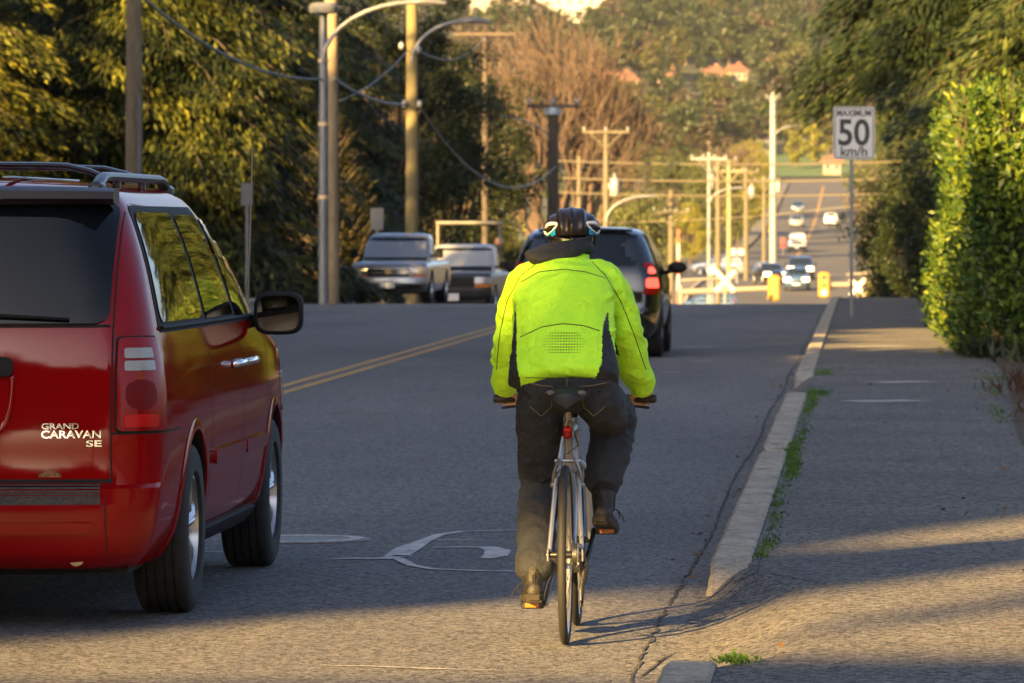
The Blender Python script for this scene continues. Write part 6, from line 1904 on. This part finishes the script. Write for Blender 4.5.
    shell = mb.build('shell', M_helm, he, sharp=50)
    tr = BVHTree.FromPolygons([V(q) for q in mb.v], mb.f)
    def onhelm(a, el, off):
        d = V((math.cos(R(el)) * math.cos(R(a)), math.cos(R(el)) * math.sin(R(a)), math.sin(R(el))))
        h_, n_, i_, dd = tr.ray_cast(d * .5, -d)
        return (h_ if h_ else V((d.x * .106, d.y * .13, d.z * .094))) + d * off
    for s in (-1, 1):
        ac = -90 + s * 47
        mb = MB(); ring = []
        for k in range(20):
            u = 2 * PI * k / 20; ring.append(onhelm(ac + 18 * math.cos(u) + s * 4 * math.sin(u), 1 + 7 * math.sin(u) * (1 + .35 * s * math.cos(u)) - s * 7 * math.cos(u), .002))
        mb.tube(ring, [.0058 + .0022 * math.sin(2 * PI * k / 20) for k in range(20)], 8, closed=True); mb.build('white_trim', M_helmw, he)
        mb = MB(); rws = []
        for q in range(4):
            rws.append([onhelm(ac + s * 4 + 20 * math.cos(R(a)), -7 - q * 5.5 - 7 * math.cos(R(a)) * s + 0 * a, .004) for a in range(180, -1, -12)])
        mb.grid(rws); mb.build('blue_panel', M_helmb, he)
        mb = MB(); mb.ell(onhelm(ac, -1, -.004), (.026, .026, .009), 12, 8); mb.build('vent', M_sock, he)
    mb = MB(); mb.limb([(-.07, -.085, -.03), (-.045, -.11, -.045), (0, -.118, -.05), (.045, -.11, -.045), (.07, -.085, -.03)], [.010] * 5, [.006] * 5, ref=(0, 0, 1), n=8); mb.ell((0, -.122, -.05), (.016, .010, .014), 12, 8); mb.build('fit_band', M_dark, he)
    mb = MB()
    for s in (-1, 1): mb.tube([(s * .09, -.02, -.01), (s * .085, .0, -.07), (s * .05, .03, -.125), (0, .035, -.135)], .004, 6)
    mb.build('strap', M_sock, he)
rider()
# ------------------------------------------------------------------ unseen house added behind the camera so its ridge shades the road
t = empty('house', (-20, -17.0, .1), 0, 'unseen house added behind the photographer, its long ridge shading the road', 'house')
mb = MB(); mb.box((0, 0, 3.1), (17, 9, 6.4)); mb.build('wall', M_hc, t, smooth=False)
mb = MB()
mb.prism([(-5.4, 6.0), (5.4, 6.0), (5.4, 6.25), (0, 11.4), (-5.4, 6.25)], -9.2, 9.2, M=Matrix.Rotation(PI / 2, 3, 'Z'))
mb.build('roof', M_rg, t, smooth=False)
for x in (-5.5, -1.8, 1.8, 5.5):
    mb = MB(); mb.box((x, 4.53, 2.2), (1.6, .1, 1.5)); w = mb.build('window', M_hw, t, smooth=False)
    mb = MB(); mb.box((x, 4.59, 2.2), (1.4, .04, 1.3)); mb.build('pane', M_win, w, smooth=False)
# ------------------------------------------------------------------ thin evening haze
hm = bpy.data.materials.new('haze'); hm.use_nodes = True
N_ = hm.node_tree.nodes; N_.clear()
out = N_.new('ShaderNodeOutputMaterial'); pv = N_.new('ShaderNodeVolumePrincipled')
pv.inputs['Color'].default_value = (.85, .92, 1.0, 1); pv.inputs['Density'].default_value = .000035; pv.inputs['Anisotropy'].default_value = .2
hm.node_tree.links.new(pv.outputs[0], out.inputs['Volume'])
mb = MB(); mb.box((-300, 1225, 70), (2500, 3000, 160))
tag(mb.build('haze', hm, smooth=False), 'thin pale evening haze over the street and the far hill', 'haze', kind='stuff')
